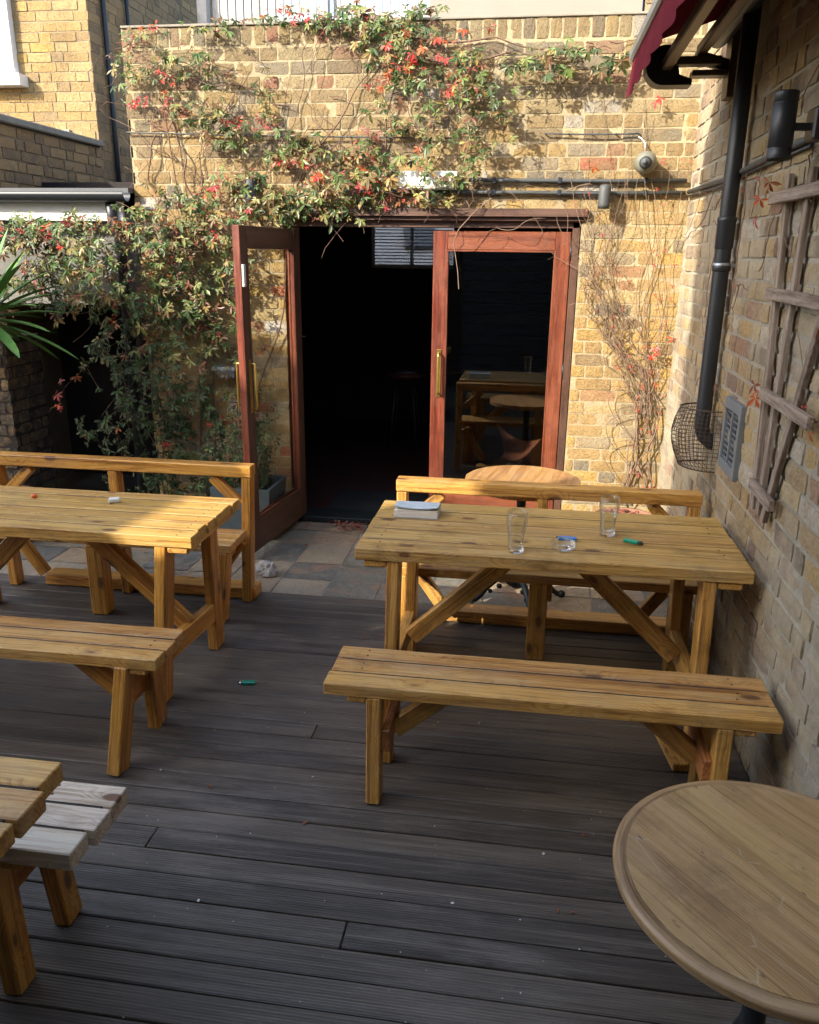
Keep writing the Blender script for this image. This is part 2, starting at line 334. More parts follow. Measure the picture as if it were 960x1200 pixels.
# ------------------------------------------------------------------ brick walls with a real face for every brick
def bricks(mb, origin, u, n, W, H, holes=(), rough=1.0, h=.0765, gap=.010, proud=.0035, depth=.012, maxdet=True, z_off=0, soldier=None, kind='flemish'):
    """bricks on the plane through origin, u = horizontal direction, n = outward normal"""
    origin = Vector(origin); u = Vector(u); n = Vector(n); up = Vector((0, 0, 1))
    rows = int(H / h)
    nx, nz = (5, 3) if maxdet else (2, 2)
    def one(a0, a1, b0, b1):
        for (ha, hb, hc, hd) in holes:
            if a1 > ha and a0 < hb and b1 > hc + .02 and b0 < hd - .02:
                if a0 < ha - .03: a1 = min(a1, ha)
                elif a1 > hb + .03: a0 = max(a0, hb)
                else: return
                if a1 > ha + 1e-6 and a0 < hb - 1e-6: return
        if a1 - a0 < .025: return
        pr = proud + U(-.002, .003) * rough; tx = U(-.003, .003) * rough; tz = U(-.002, .002) * rough
        vs = []; c = .0025 * rough
        for j in range(nz):
            for i in range(nx):
                fx = i / (nx - 1); fz = j / (nz - 1)
                ed = (i in (0, nx - 1)) + (j in (0, nz - 1))
                x = a0 + (a1 - a0) * fx; z = b0 + (b1 - b0) * fz
                if maxdet:
                    x += U(-.0016, .0016) * rough * (1 if i in (0, nx - 1) else .5); z += U(-.0014, .0014) * rough
                    if i == 0: x += c * (ed == 2)
                    if i == nx - 1: x -= c * (ed == 2)
                d = pr - (c * .5 * ed if maxdet else 0) + tx * (fx - .5) + tz * (fz - .5) + (U(-.0012, .0012) * rough if maxdet else 0)
                vs.append(origin + u * x + up * z + n * d)
        fs = [(j * nx + i, j * nx + i + 1, (j + 1) * nx + i + 1, (j + 1) * nx + i) for j in range(nz - 1) for i in range(nx - 1)]
        ring = list(range(nx)) + [j * nx + nx - 1 for j in range(1, nz)] + [(nz - 1) * nx + i for i in range(nx - 2, -1, -1)] + [j * nx for j in range(nz - 2, 0, -1)]
        base = len(vs); cen = sum(vs, Vector()) / len(vs)
        for k in ring:
            p = vs[k]; q = p - n * ((p - origin).dot(n) + depth); vs.append(q)
        m = len(ring)
        for k in range(m): fs.append((ring[k], base + k, base + (k + 1) % m, ring[(k + 1) % m]))
        if u.cross(up).dot(n) < 0: fs = [tuple(reversed(f)) for f in fs]
        mb.add(vs, fs, None, 0, False)
    st, hd_ = .215, .1025
    for r in range(rows):
        z0 = r * h + z_off; z1 = z0 + h - gap
        if kind == 'stretcher': seq = [st]; x = -(st + gap) * (.5 if r % 2 else 0) - U(0, .01)
        else: seq = [st, hd_]; x = -(.5 * (st + hd_ + 2 * gap) if r % 2 else 0) - U(0, .02)
        k = 0
        wav = [U(0, 6), U(.6, 1.4)]
        while x < W:
            L = seq[k % len(seq)] + U(-.006, .006) * rough; k += 1
            if kind != 'stretcher' and R() < .12: L = st
            a0, a1 = max(x, 0), min(x + L, W); x += L + gap + U(-.002, .003) * rough
            if a1 - a0 > .03: one(a0, a1, z0 + .002 * math.sin(a0 * 2 + wav[0]) * rough, z1 + .002 * math.sin(a0 * 2 + wav[0]) * rough)
    if soldier:
        zs, hs = soldier; x = 0
        while x < W - .03:
            L = .066 + U(-.004, .004); one(x, min(x + L, W), zs, zs + hs); x += L + gap
def backing(mb, origin, u, n, W, H, thick, holes=(), mi=1):
    """solid wall body behind the bricks, with rectangular openings (grid of boxes merged as one shell)"""
    xs = sorted({0, W, *[h[0] for h in holes], *[h[1] for h in holes]}); zs = sorted({0, H, *[h[2] for h in holes], *[h[3] for h in holes]})
    origin = Vector(origin); u = Vector(u); n = Vector(n); up = Vector((0, 0, 1))
    solid = lambda i, j: 0 <= i < len(xs) - 1 and 0 <= j < len(zs) - 1 and not any(h[0] - 1e-6 <= xs[i] and xs[i + 1] <= h[1] + 1e-6 and h[2] - 1e-6 <= zs[j] and zs[j + 1] <= h[3] + 1e-6 for h in holes)
    P = lambda x, z, d: origin + u * x + up * z - n * d
    vs = []; fs = []
    def q(a, b, c, d): k = len(vs); vs.extend((a, b, c, d)); fs.append((k, k + 1, k + 2, k + 3))
    for i in range(len(xs) - 1):
        for j in range(len(zs) - 1):
            if not solid(i, j): continue
            x0, x1, z0, z1 = xs[i], xs[i + 1], zs[j], zs[j + 1]
            q(P(x0, z0, 0), P(x1, z0, 0), P(x1, z1, 0), P(x0, z1, 0)); q(P(x1, z0, thick), P(x0, z0, thick), P(x0, z1, thick), P(x1, z1, thick))
            if not solid(i - 1, j): q(P(x0, z0, thick), P(x0, z0, 0), P(x0, z1, 0), P(x0, z1, thick))
            if not solid(i + 1, j): q(P(x1, z0, 0), P(x1, z0, thick), P(x1, z1, thick), P(x1, z1, 0))
            if not solid(i, j - 1): q(P(x0, z0, thick), P(x1, z0, thick), P(x1, z0, 0), P(x0, z0, 0))
            if not solid(i, j + 1): q(P(x0, z1, 0), P(x1, z1, 0), P(x1, z1, thick), P(x0, z1, thick))
    mb.add(vs, fs, None, mi, False)

# ================================================================== SETTING
YW = 5.3; XR = .88; XL = -2.585            # rear wall plane, right wall plane, left end of rear wall
mb = MB(); mb.box(-30, 30, -30, 40, -.30, -.12); tag(mb.build('ground', M['soil']), kind='structure')
# deck
mb = MB(); y = -1.0; k = 0; P0 = .0965
while y < 3.985:
    x = -4.6; yy1 = y + P0 - .0045
    cuts = [U(-4.2, .6)] if R() < .22 else []
    if abs(y - 1.70) < .05: cuts = [-2.9, -.42]
    if abs(y - 1.98) < .05: cuts = [-1.12]
    for c in cuts + [XR - .005]:
        if c - x > .3:
            mb.board((x, (y + yy1) / 2, -.011), (c - .003, (y + yy1) / 2, -.011), yy1 - y, .022, (0, 1, 0), .003, 0, .0008); x = c
    y += P0; k += 1
dk = mb.build('deck', M['deck']); tag(dk, kind='structure')
mb = MB(); mb.box(-4.7, XR - .01, -1.1, 3.975, -.11, -.045); tag(mb.build('deck_underlay', M['black']), kind='structure')
# slate paving
mb = MB(); YT = y - P0 + .0965
yrow = [3.995, 4.25, 4.50, 4.83, 5.10, 5.27]; 
for j in range(len(yrow) - 1):
    x = -4.6
    while x < XR - .04:
        w = .295 + U(-.004, .004)
        x1 = min(x + w, XR - .01); c = .006; y0_, y1_ = yrow[j] + .0035, yrow[j + 1] - .0035; z = U(-.004, .0)
        nx = 4; vs = []
        for b in range(4):
            for a in range(4):
                ed = a in (0, 3) or b in (0, 3)
                vs.append((x + .0035 + (x1 - x - .007) * a / 3 + U(-.001, .001), y0_ + (y1_ - y0_) * b / 3 + U(-.001, .001), z - (.004 if ed else U(0, .0025))))
        fs = [(b * 4 + a, b * 4 + a + 1, b * 4 + a + 5, b * 4 + a + 4) for b in range(3) for a in range(3)]
        mb.add(vs, fs); x += w
mb.build('slate_paving', M['slate'])['kind'] = 'structure'
mb = MB(); mb.box(-4.6, XR - .01, 3.99, 5.40, -.11, -.011); tag(mb.build('paving_bed', M['grout']), kind='structure')

# rear wall
DX0, DX1, DZ = -1.60, .268, 2.03          # door opening
root = thing('brick_wall', ((XL + XR) / 2, YW, 0), 'tall yellow stock brick rear wall around the double doors, with creeper over it', 'wall')
holes = [(DX0 - XL, DX1 - XL, -.2, DZ)]
mb = MB(); bricks(mb, (XL, YW, 0), (1, 0, 0), (0, -1, 0), XR - XL, 3.0, holes, 1.0, soldier=(2.993, .105))
# returned left end of the wall
bricks(mb, (XL, YW + .33, 0), (0, -1, 0), (-1, 0, 0), .33, 3.0, (), 1.0, maxdet=False, soldier=(2.993, .105))
mb.build('brickwork', M['brick'], root)
mb = MB(); backing(mb, (XL, YW, 0), (1, 0, 0), (0, -1, 0), XR - XL + .3, 3.095, .33, holes, 0); mb.build('mortar', M['mortar'], root)
mb = MB(); mb.box(XL, XR + .3, YW - .012, YW + .33, 3.098, 3.112, cham=.004); mb.build('wall_top', M['coping'], root)

# right wall
root = thing('brick_wall', (XR, 2.5, 0), 'rough weathered brick side wall along the right of the deck, carrying trellis and drainpipe', 'wall')
mb = MB(); bricks(mb, (XR, -.6, 0), (0, 1, 0), (-1, 0, 0), YW + .6 - .006, 3.5, (), 1.5, h=.0785, gap=.013, proud=.0055)
mb.build('brickwork', M['brickR'], root)
mb = MB(); backing(mb, (XR, -1.2, -.1), (0, 1, 0), (-1, 0, 0), 10.5, 3.7, .3, (), 0); mb.build('mortar', M['mortarR'], root)

# unseen building added behind camera: outline shaped for shade, white for bounce light
root = thing('brick_building', (-3, -1.35, 0), 'unseen white building added behind the camera, shaped to shade the deck and bounce light', 'building')
prof = [(1.2, -.1), (1.2, 3.1), (-1.0, 4.3), (-2.3, 5.7), (-3.2, 6.5), (-4.95, 7.5), (-4.95, 3.72), (-5.40, 3.72), (-8.0, 6.3), (-12, 6.3), (-12, -.1)]
vs = [(x, -1.0, z) for x, z in prof] + [(x, -1.35, z) for x, z in prof]; n_ = len(prof)
fs = [tuple(range(n_)), tuple(range(2 * n_ - 1, n_ - 1, -1))] + [(i, i + n_, (i + 1) % n_ + n_, (i + 1) % n_) for i in range(n_)]
mb = MB(); mb.add(vs, fs); mb.build('wall', M['render_white'], root)
mb = MB()
for k in range(19): mb.box(-4.9, 1.15, -.985 + .002 * (k % 2), -.96 + .002 * (k % 2), .02 + k * .145, .155 + k * .145)
mb.build('timber_cladding', M['darkclad'], root)
for (a, b, c, d) in ((-1.9, -1.0, 0, 2.1), (-3.9, -2.5, .9, 2.1), (-3.4, -2.4, 3.4, 4.8)):
    mb = MB(); mb.box(a, b, -.995, -.93, c, d); mb.build('window', M['darkvoid'], root)

# ================================================================== DOORS
YF = YW + .03
root = thing('double_door', (-.66, YW, 0), 'red brown glazed double door in a dark frame, left leaf standing open', 'door')
mb = MB()
mb.box(DX1 - .05, DX1 - .005, YF - .01, YF + .09, 0, 2.0)
mb.box(DX0 + .005, DX1 - .005, YF - .01, YF + .09, 1.965, 2.025)
mb.build('door_frame', M['mahogdark'], root)
mb = MB(); mb.box(DX0 + .005, DX0 + .07, YF, YF + .09, 0, 1.963); mb.build('door_jamb', M['mahog'], root)
mb = MB(); mb.box(DX0 - .03, DX1 + .03, YW - .045, YW + .06, 2.028, 2.075); mb.box(DX0 - .02, DX1 + .02, YW - .02, YW + .05, 2.005, 2.026)
mb.build('door_head', M['mahogdark'], root)
mb = MB(); mb.box(DX0 + .02, DX1 - .02, YF - .05, YF + .16, 0.0, .035); mb.build('threshold', M['blackiron'], root)
def leaf(name, o, d, nrm, W, H, z0, side, lab):
    """door leaf from hinge o along d"""
    o = Vector(o); d = Vector(d); nrm = Vector(nrm); sw = .092; t = .045
    lf = MB(); P = lambda a, z: o + d * a + Vector((0, 0, z))
    lf.board(P(sw / 2, z0), P(sw / 2, H), sw, t, d, .003); lf.board(P(W - sw / 2, z0), P(W - sw / 2, H), sw, t, d, .003)
    lf.board(P(sw, H - .055), P(W - sw, H - .055), .11, t * .96, (0, 0, 1), .003)
    lf.board(P(sw, z0 + .10), P(W - sw, z0 + .10), .20, t * .96, (0, 0, 1), .003)
    # glazing beads
    for s in (-1, 1):
        q = nrm * (t / 2 * s * .7)
        for (a0, z_0, a1, z_1) in ((sw, z0 + .20, sw, H - .11), (W - sw, z0 + .20, W - sw, H - .11), (sw, z0 + .206, W - sw, z0 + .206), (sw, H - .116, W - sw, H - .116)):
            lf.board(P(a0, z_0) + q, P(a1, z_1) + q, .014, .012, None, .002)
    lo = lf.build('door_leaf', [M['mahog'], M['mahogdark']], root); tag(lo, lab)
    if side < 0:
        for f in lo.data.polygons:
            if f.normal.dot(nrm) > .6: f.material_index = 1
    g = MB(); c0 = P(sw - .01, z0 + .19); c1 = P(W - sw + .01, z0 + .19); h = H - .10 - z0 - .19
    vs = []; 
    for s in (-.002, .002):
        for p in (c0, c1): vs += [p + nrm * s, p + nrm * s + Vector((0, 0, h))]
    g.add(vs, [(0, 2, 3, 1), (4, 5, 7, 6), (0, 1, 5, 4), (2, 6, 7, 3), (1, 3, 7, 5), (0, 4, 6, 2)]); g.build('glass_pane', M['pane'] if side > 0 else M['paneclear'], lo)
    for s in (-1, 1):
        hb = MB(); p = P(W - sw * .55, 0) + nrm * (t / 2 * s)
        q = nrm * (.035 * s)
        hb.tube([p + Vector((0, 0, .93)), p + q + Vector((0, 0, .93)), p + q + Vector((0, 0, .95)), p + q + Vector((0, 0, 1.05)), p + q + Vector((0, 0, 1.17)), p + q + Vector((0, 0, 1.19)), p + Vector((0, 0, 1.19))], .0075, 8)
        hb.board(p + nrm * (.003 * s) + Vector((0, 0, .905)), p + nrm * (.003 * s) + Vector((0, 0, 1.215)), .03, .006, d, .001)
        hb.build('handle', M['brass'], lo)
    hg = MB()
    for z in (.35, 1.05, 1.78):
        hg.tube([P(-.004, z) - nrm * (t / 2 + .004), P(-.004, z + .09) - nrm * (t / 2 + .004)], .007, 8)
    hg.build('hinge', M['blackiron'], lo)
leaf('r', (DX1 - .055, YF + .022, 0), (-1, 0, 0), (0, 1, 0), .85, 1.945, .045, 1, 'closed right leaf')
# open leaf, swung out into the yard
ang = math.radians(6.5); dd = Vector((-math.sin(ang), -math.cos(ang), 0))
leaf('l', (DX0 + .075, YF - .01, 0), dd, (-dd.y, dd.x, 0), .85, 1.945, .045, -1, 'open left leaf')
mb = MB(); p = Vector((DX0 + .075, YF - .01, 0)) + dd * .84 + Vector((.028, 0, 0)); mb.box(p.x, p.x + .012, p.y - .02, p.y + .012, 1.62, 1.74); mb.build('door_contact', M['whiteplastic'], root)

# interior
root = thing('pub_interior', (-.8, 7.2, 0), 'dark pub room seen through the open doorway', 'room')
mb = MB(); HX0, HX1 = -2.5, 2.0
def slab(x0, x1, y0, y1, z0, z1): mb.box(x0, x1, y0, y1, z0, z1, cham=.001)
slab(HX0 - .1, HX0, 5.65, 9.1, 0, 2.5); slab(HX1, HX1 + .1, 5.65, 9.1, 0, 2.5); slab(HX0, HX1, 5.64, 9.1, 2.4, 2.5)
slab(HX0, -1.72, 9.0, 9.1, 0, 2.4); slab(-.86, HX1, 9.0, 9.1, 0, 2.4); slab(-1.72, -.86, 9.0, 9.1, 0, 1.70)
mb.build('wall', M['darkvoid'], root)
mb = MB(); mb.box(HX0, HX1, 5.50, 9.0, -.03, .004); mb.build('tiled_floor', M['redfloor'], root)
mb = MB()
for k in range(22): mb.box(-1.71, -.87, 8.955, 8.975, 1.72 + k * .0325, 1.731 + k * .0325, cham=.0005)
mb.build('window_blind', M['fascia'], root)
mb = MB(); mb.box(-1.74, -.86, 8.975, 8.995, 1.66, 1.70); mb.box(-1.74, -1.70, 8.976, 8.994, 1.69, 2.4); mb.box(-1.32, -1.28, 8.976, 8.994, 1.69, 2.4); mb.build('window_frame', M['upvc'], root)
mb = MB(); mb.box(-1.42, .05, 5.50, 6.05, .006, .016); o = mb.build('door_mat', M['mat']); tag(o, 'black rubber mat lying just inside the doorway', 'doormat')
# leather chair behind the glass
root = thing('lounge_chair', (-.02, 5.95, 0), 'brown leather chair with curled edges standing inside behind the right door pane', 'chair')
mb = MB(); vs = []; N = 12
for j in range(N):
    for i in range(N):
        a = i / (N - 1) - .5; b = j / (N - 1)
        w = .17 * (1 + .45 * abs(2 * b - 1) ** 2); x = a * 2 * w; 
        y = -.2 + .4 * b; z = .30 + .20 * max(0, b - .45) ** 1.2 * 1.6 + .07 * (2 * a) ** 2 * (1 + b) + .05 * max(0, .2 - b)
        vs.append((.02 + x, 5.93 + y, z))
fs = [(j * N + i, j * N + i + 1, (j + 1) * N + i + 1, (j + 1) * N + i) for j in range(N - 1) for i in range(N - 1)]
b = len(vs); vs += [(p[0], p[1] + .004, p[2] - .012) for p in vs]; fs += [tuple(reversed([q + b for q in f])) for f in fs]
mb.add(vs, fs, None, 0, True); mb.build('seat', M['leather'], root)
for (dx, dy) in ((-.14, -.16), (.14, -.16), (-.14, .16), (.14, .16)):
    mb = MB(); mb.tube([(.02 + dx, 5.93 + dy, .01), (.02 - dx * .3, 5.93 - dy * .3, .31)], .012, 8); mb.build('leg', M['blackiron'], root)
# bar stools in the gloom
def stool(x, y, lab):
    root = thing('bar_stool', (x, y, 0), lab, 'stool', 'bar stools in the dark room')
    mb = MB(); mb.lathe([(.0, .70), (.16, .70), (.175, .72), (.165, .745), (0, .75)], x, y, 20); mb.build('seat', M['leather'], root)
    for k in range(4):
        a = math.pi / 4 + k * math.pi / 2; mb = MB(); mb.tube([(x + .19 * math.cos(a), y + .19 * math.sin(a), .006), (x + .1 * math.cos(a), y + .1 * math.sin(a), .70)], .012, 8); mb.build('leg', M['blackiron'], root)
stool(-1.15, 7.6, 'dim bar stool left of the other inside the room, beneath the blind'); stool(-.80, 8.0, 'dim bar stool nearer the red door stile inside the room')
# pale building behind the window
mb = MB(); bricks(mb, (-4, 11.4, 0), (1, 0, 0), (0, -1, 0), 5.0, 3.4, (), 1, maxdet=False); bw = thing('brick_building', (-1.5, 11.4, 0), 'pale painted brick house seen through the far window blind', 'building')
mb.build('brickwork', M['render_white'], bw); mb = MB(); mb.box(-4, 1, 11.4, 11.5, -.1, 3.5); mb.build('wall', M['render_white'], bw)
mb = MB(); mb.box(-1.75, -1.35, 11.34, 11.39, 1.9, 2.9); mb.build('window', M['steel'], bw)

# ================================================================== BEHIND / LEFT BUILDINGS
HXc = -3.8
root = thing('brick_house', (-5, 8.5, 0), 'yellow brick neighbouring house with a white window at top left', 'house')
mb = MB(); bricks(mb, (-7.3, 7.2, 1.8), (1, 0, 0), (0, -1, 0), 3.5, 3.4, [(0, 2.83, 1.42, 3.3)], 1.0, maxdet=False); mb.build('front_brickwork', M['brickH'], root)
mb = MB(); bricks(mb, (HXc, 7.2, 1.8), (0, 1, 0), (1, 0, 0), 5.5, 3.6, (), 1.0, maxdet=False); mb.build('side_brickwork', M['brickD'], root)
mb = MB(); mb.box(-7.3, HXc - .0005, 7.2005, 12.7, -.1, 6.0); mb.build('wall', M['mortarH'], root)
wf = MB(); x1 = -4.47; x0 = -5.6; z0, z1 = 3.23, 4.9
wf.box(x1 - .07, x1, 7.13, 7.22, z0, z1); wf.box(x0, x0 + .07, 7.13, 7.22, z0, z1); wf.box(x0 + .07, x1 - .07, 7.135, 7.22, z0, z0 + .07); wf.box(-5.05, -5.0, 7.14, 7.21, z0 + .07, z1)
wf.box(x1 - .115, x1 - .075, 7.15, 7.2, z0 + .075, z1)
wo = wf.build('window', M['upvc'], root)
mb = MB(); mb.box(x0 + .07, x1 - .07, 7.18, 7.19, z0 + .07, z1); mb.build('pane', M['curtain'], wo)
mb = MB(); mb.box(x0 - .08, x1 + .075, 7.07, 7.21, z0 - .095, z0 - .004); mb.build('window_sill', M['upvc'], wo)
mb = MB(); mb.box(-4.62, -4.05, 7.17, 7.21, 2.55, 2.80); mb.build('lintel_stone', M['rendgrey'], root)
for (yy, r_) in ((7.42, .022), (7.86, .018)):
    mb = MB(); mb.tube([(HXc + .035, yy, 1.9), (HXc + .03, yy + .03, 3.0), (HXc + .035, yy, 5.0)], r_, 8); mb.build('soil_pipe', M['black'], root)
mb = MB(); mb.tube([(HXc + .03, 8.3, 5.0), (HXc + .1, 8.35, 4.4), (HXc + .05, 8.25, 4.25), (HXc + .03, 8.0, 4.4)], .009, 6); mb.build('cable', M['fascia'], root)
# garden wall
root = thing('garden_wall', (HXc, 6.2, 0), 'low brown brick garden wall with flat coping running to the yellow house corner', 'wall')
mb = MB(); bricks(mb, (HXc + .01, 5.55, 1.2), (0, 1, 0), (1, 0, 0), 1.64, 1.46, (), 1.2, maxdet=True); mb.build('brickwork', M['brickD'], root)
mb = MB(); mb.box(HXc - .22, HXc + .005, 5.55, 7.19, 0, 2.655); mb.build('wall', M['mortarD'], root)
mb = MB(); mb.box(HXc - .26, HXc + .05, 5.55, 7.19, 2.66, 2.71, cham=.008); mb.build('coping', M['coping'], root)
# lean-to
LY = 5.32
root = thing('lean_to', (-3.4, LY, 0), 'lean-to outhouse with black gutter, white fascia and dark open front', 'outbuilding')
mb = MB(); mb.box(-4.7, XL - .01, LY, LY + .12, 1.45, 2.04); mb.build('wall', M['renddark'], root)
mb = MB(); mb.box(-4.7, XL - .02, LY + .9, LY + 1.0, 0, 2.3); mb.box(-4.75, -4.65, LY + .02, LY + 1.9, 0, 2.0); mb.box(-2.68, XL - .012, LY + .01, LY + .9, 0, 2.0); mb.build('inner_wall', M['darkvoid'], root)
vs = [(-4.8, LY - .10, 2.155), (XL - .005, LY - .10, 2.155), (XL - .005, LY + 1.6, 2.26), (-4.8, LY + 1.6, 2.26)]
mb = MB(); mb.add(vs + [(a, b, c + .03) for a, b, c in vs], [(3, 2, 1, 0), (4, 5, 6, 7), (0, 1, 5, 4), (1, 2, 6, 5), (2, 3, 7, 6), (3, 0, 4, 7)]); mb.build('roof', M['lead'], root)
mb = MB(); mb.box(-4.8, XL - .05, LY - .115, LY - .085, 1.985, 2.10); mb.build('fascia', M['fascia'], root)
mb = MB()
vs = []; fs = []; n = 9
for x in (-4.8, XL + .02):
    for k in range(n): a = math.pi + math.pi * k / (n - 1); vs.append((x, LY - .175 + .056 * math.cos(a), 2.155 + .060 * math.sin(a)))
for k in range(n - 1): fs.append((k, k + 1, n + k + 1, n + k))
b = len(vs); vs += [(p[0], LY - .175 + (p[1] - LY + .175) * .9, 2.155 + (p[2] - 2.155) * .9) for p in vs]; fs += [tuple(reversed([q + b for q in f])) for f in fs]
fs += [(0, n, b + n, b), (n - 1, b + n - 1, b + 2 * n - 1, 2 * n - 1)]
mb.add(vs, fs, None, 0, True); mb.build('gutter', M['black'], root)
mb = MB(); mb.tube([(-2.70, LY - .135, 2.10), (-2.70, LY - .12, 1.98), (-2.70, LY - .05, 1.88), (-2.70, LY - .05, 0.02)], .034, 12); mb.build('downpipe', M['black'], root)
# pier
root = thing('brick_pier', (-3.75, 4.9, 0), 'dark rough brick pier at the far left under the yucca', 'pier')
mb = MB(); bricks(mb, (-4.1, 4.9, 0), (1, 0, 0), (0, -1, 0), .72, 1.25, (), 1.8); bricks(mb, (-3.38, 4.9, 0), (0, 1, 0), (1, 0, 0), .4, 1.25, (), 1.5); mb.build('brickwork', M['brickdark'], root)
mb = MB(); mb.box(-4.1, -3.381, 4.901, 5.3, 0, 1.25); mb.build('mortar', M['darkvoid'], root)
# slatted fence above the wall
root = thing('slatted_fence', (-2, 8.0, 2.6), 'white slatted roof terrace fence above the rear wall', 'fence')
mb = MB(); x = -3.02
while x < -.95:
    if not (-2.05 < x < -1.95): mb.box(x, x + .066, 8.03, 8.05, 2.6, 4.6)
    x += .075
mb.build('slat', M['whitewood'], root)
for x in (-3.14, -2.02, -.9):
    mb = MB(); mb.box(x, x + .09, 7.96, 8.05, 2.6, 4.6); mb.build('post', M['whitewood'], root)
mb = MB(); mb.box(-3.05, -2.02, 8.055, 8.08, 3.0, 3.1); mb.build('rail', M['whitewood'], root); mb = MB(); mb.box(-1.93, -.9, 7.94, 8.02, 3.70, 3.78); mb.build('rail', M['whitewood'], root)
mb = MB(); mb.box(-1.9, -.9, 7.9, 8.02, 3.66, 3.695); mb.build('ledge', M['rendgrey'], root)
root = thing('rendered_parapet', (0, 7, 2.6), 'plain pinkish grey rendered parapet above the rear wall', 'wall')
mb = MB(); mb.box(-.90, .68, 7.0, 7.15, 2.4, 4.7); mb.build('render_panel', M['render'], root)
mb = MB(); mb.box(-.92, .68, 6.93, 6.995, 3.36, 3.41); mb.build('base_strip', M['coping'], root)
root = thing('brick_chimney_breast', (.78, 7, 2.5), 'narrow strip of yellow brick beside the rendered parapet', 'wall')
mb = MB(); bricks(mb, (.70, 6.95, 2.5), (1, 0, 0), (0, -1, 0), .3, 2.2, (), 1, maxdet=False); mb.build('brickwork', M['brickH'], root)
mb = MB(); mb.box(.70, 1.0, 6.951, 7.2, 2.5, 4.7); mb.build('mortar', M['mortarH'], root)
# flat roof of the pub extension
mb = MB(); mb.box(XL + .02, 1.2, YW + .34, 9.3, 2.52, 2.6); o = mb.build('flat_roof', M['lead']); tag(o, 'flat felt roof behind the rear wall', 'roof')

# ================================================================== FURNITURE
def leg(root, top, bot, wx, wy, mat, name='leg'):
    mb = MB(); mb.board(bot, top, wx, wy, (1, 0, 0), .004); return mb.build(name, mat, root)

def table(loc_label, x0, x1, yf, yb, z, npl, mtop, mleg, splay_f, splay_b, end_j=.004, nm='picnic_table', leg_in=.125, stepped=False, group='long pine tables'):
    cx, cy = (x0 + x1) / 2, (yf + yb) / 2
    root = thing(nm, (cx, cy, 0), loc_label, 'table', group)
    t = .046; mb = MB(); pw = (yb - yf) / npl
    for k in range(npl):
        ya = yf + k * pw; j0, j1 = U(-end_j, end_j), U(-end_j, end_j)
        mb.board((x0 + j0, ya + pw / 2 - .0015, z - t / 2 + U(-.0012, .0012)), (x1 + j1, ya + pw / 2 - .0015, z - t / 2 + U(-.0012, .0012)), pw - .009, t, (0, 1, 0), .0025)
    for k in range(1, npl): mb.box(x0 + .02, x1 - .02, yf + k * pw - .0058, yf + k * pw + .0028, z - t * .8, z - .002, 1, .0003)  # dark strips added to paint the shade line between planks
    for xx in (x0 + leg_in - .07, x1 - leg_in + .07):
        for k in range(npl):
            for q_ in (.28, .72): cx_, cy_ = xx + U(-.006, .006), yf + (k + q_) * pw + U(-.004, .004); mb.lathe([(0, z - .002), (.0038, z - .002), (.0038, z + .0006), (0, z + .0006)], cx_, cy_, 8, 1)
    mb.build('tabletop', [mtop, M['grime_and_gap_shade']], root)
    for sx, xx in ((-1, x0 + leg_in), (1, x1 - leg_in)):
        mb = MB(); zc = z - t - .016
        mb.board((xx + sx * .07, yf + .012, zc), (xx + sx * .07, yb - .012, zc), .088, .03, (1, 0, 0), .008); mb.build('cleat', M['honey'], root)
        leg(root, (xx, yf + .055, z - t - .001), (xx + sx * splay_f[0], yf + .055 - splay_f[1], .003), .047, .092, mleg)
        leg(root, (xx, yb - .055, z - t - .001), (xx + sx * splay_b[0], yb - .055 + splay_b[1], .003), .047, .092, mleg)
        mb = MB(); f0 = .72
        mb.board((xx + sx * splay_f[0] * f0 - sx * .0, yf + .10 - splay_f[1] * f0, .21), (xx + sx * splay_b[0] * f0, yb - .10 + splay_b[1] * f0, .20), .044, .088, (1, 0, 0), .004); mb.build('stretcher', mleg, root)
        mb = MB(); mb.board((xx - sx * .03, cy, .235), (xx - sx * .50, cy, z - t - .012), .046, .072, (0, 1, 0), .004); mb.build('brace', mleg, root)
    return root

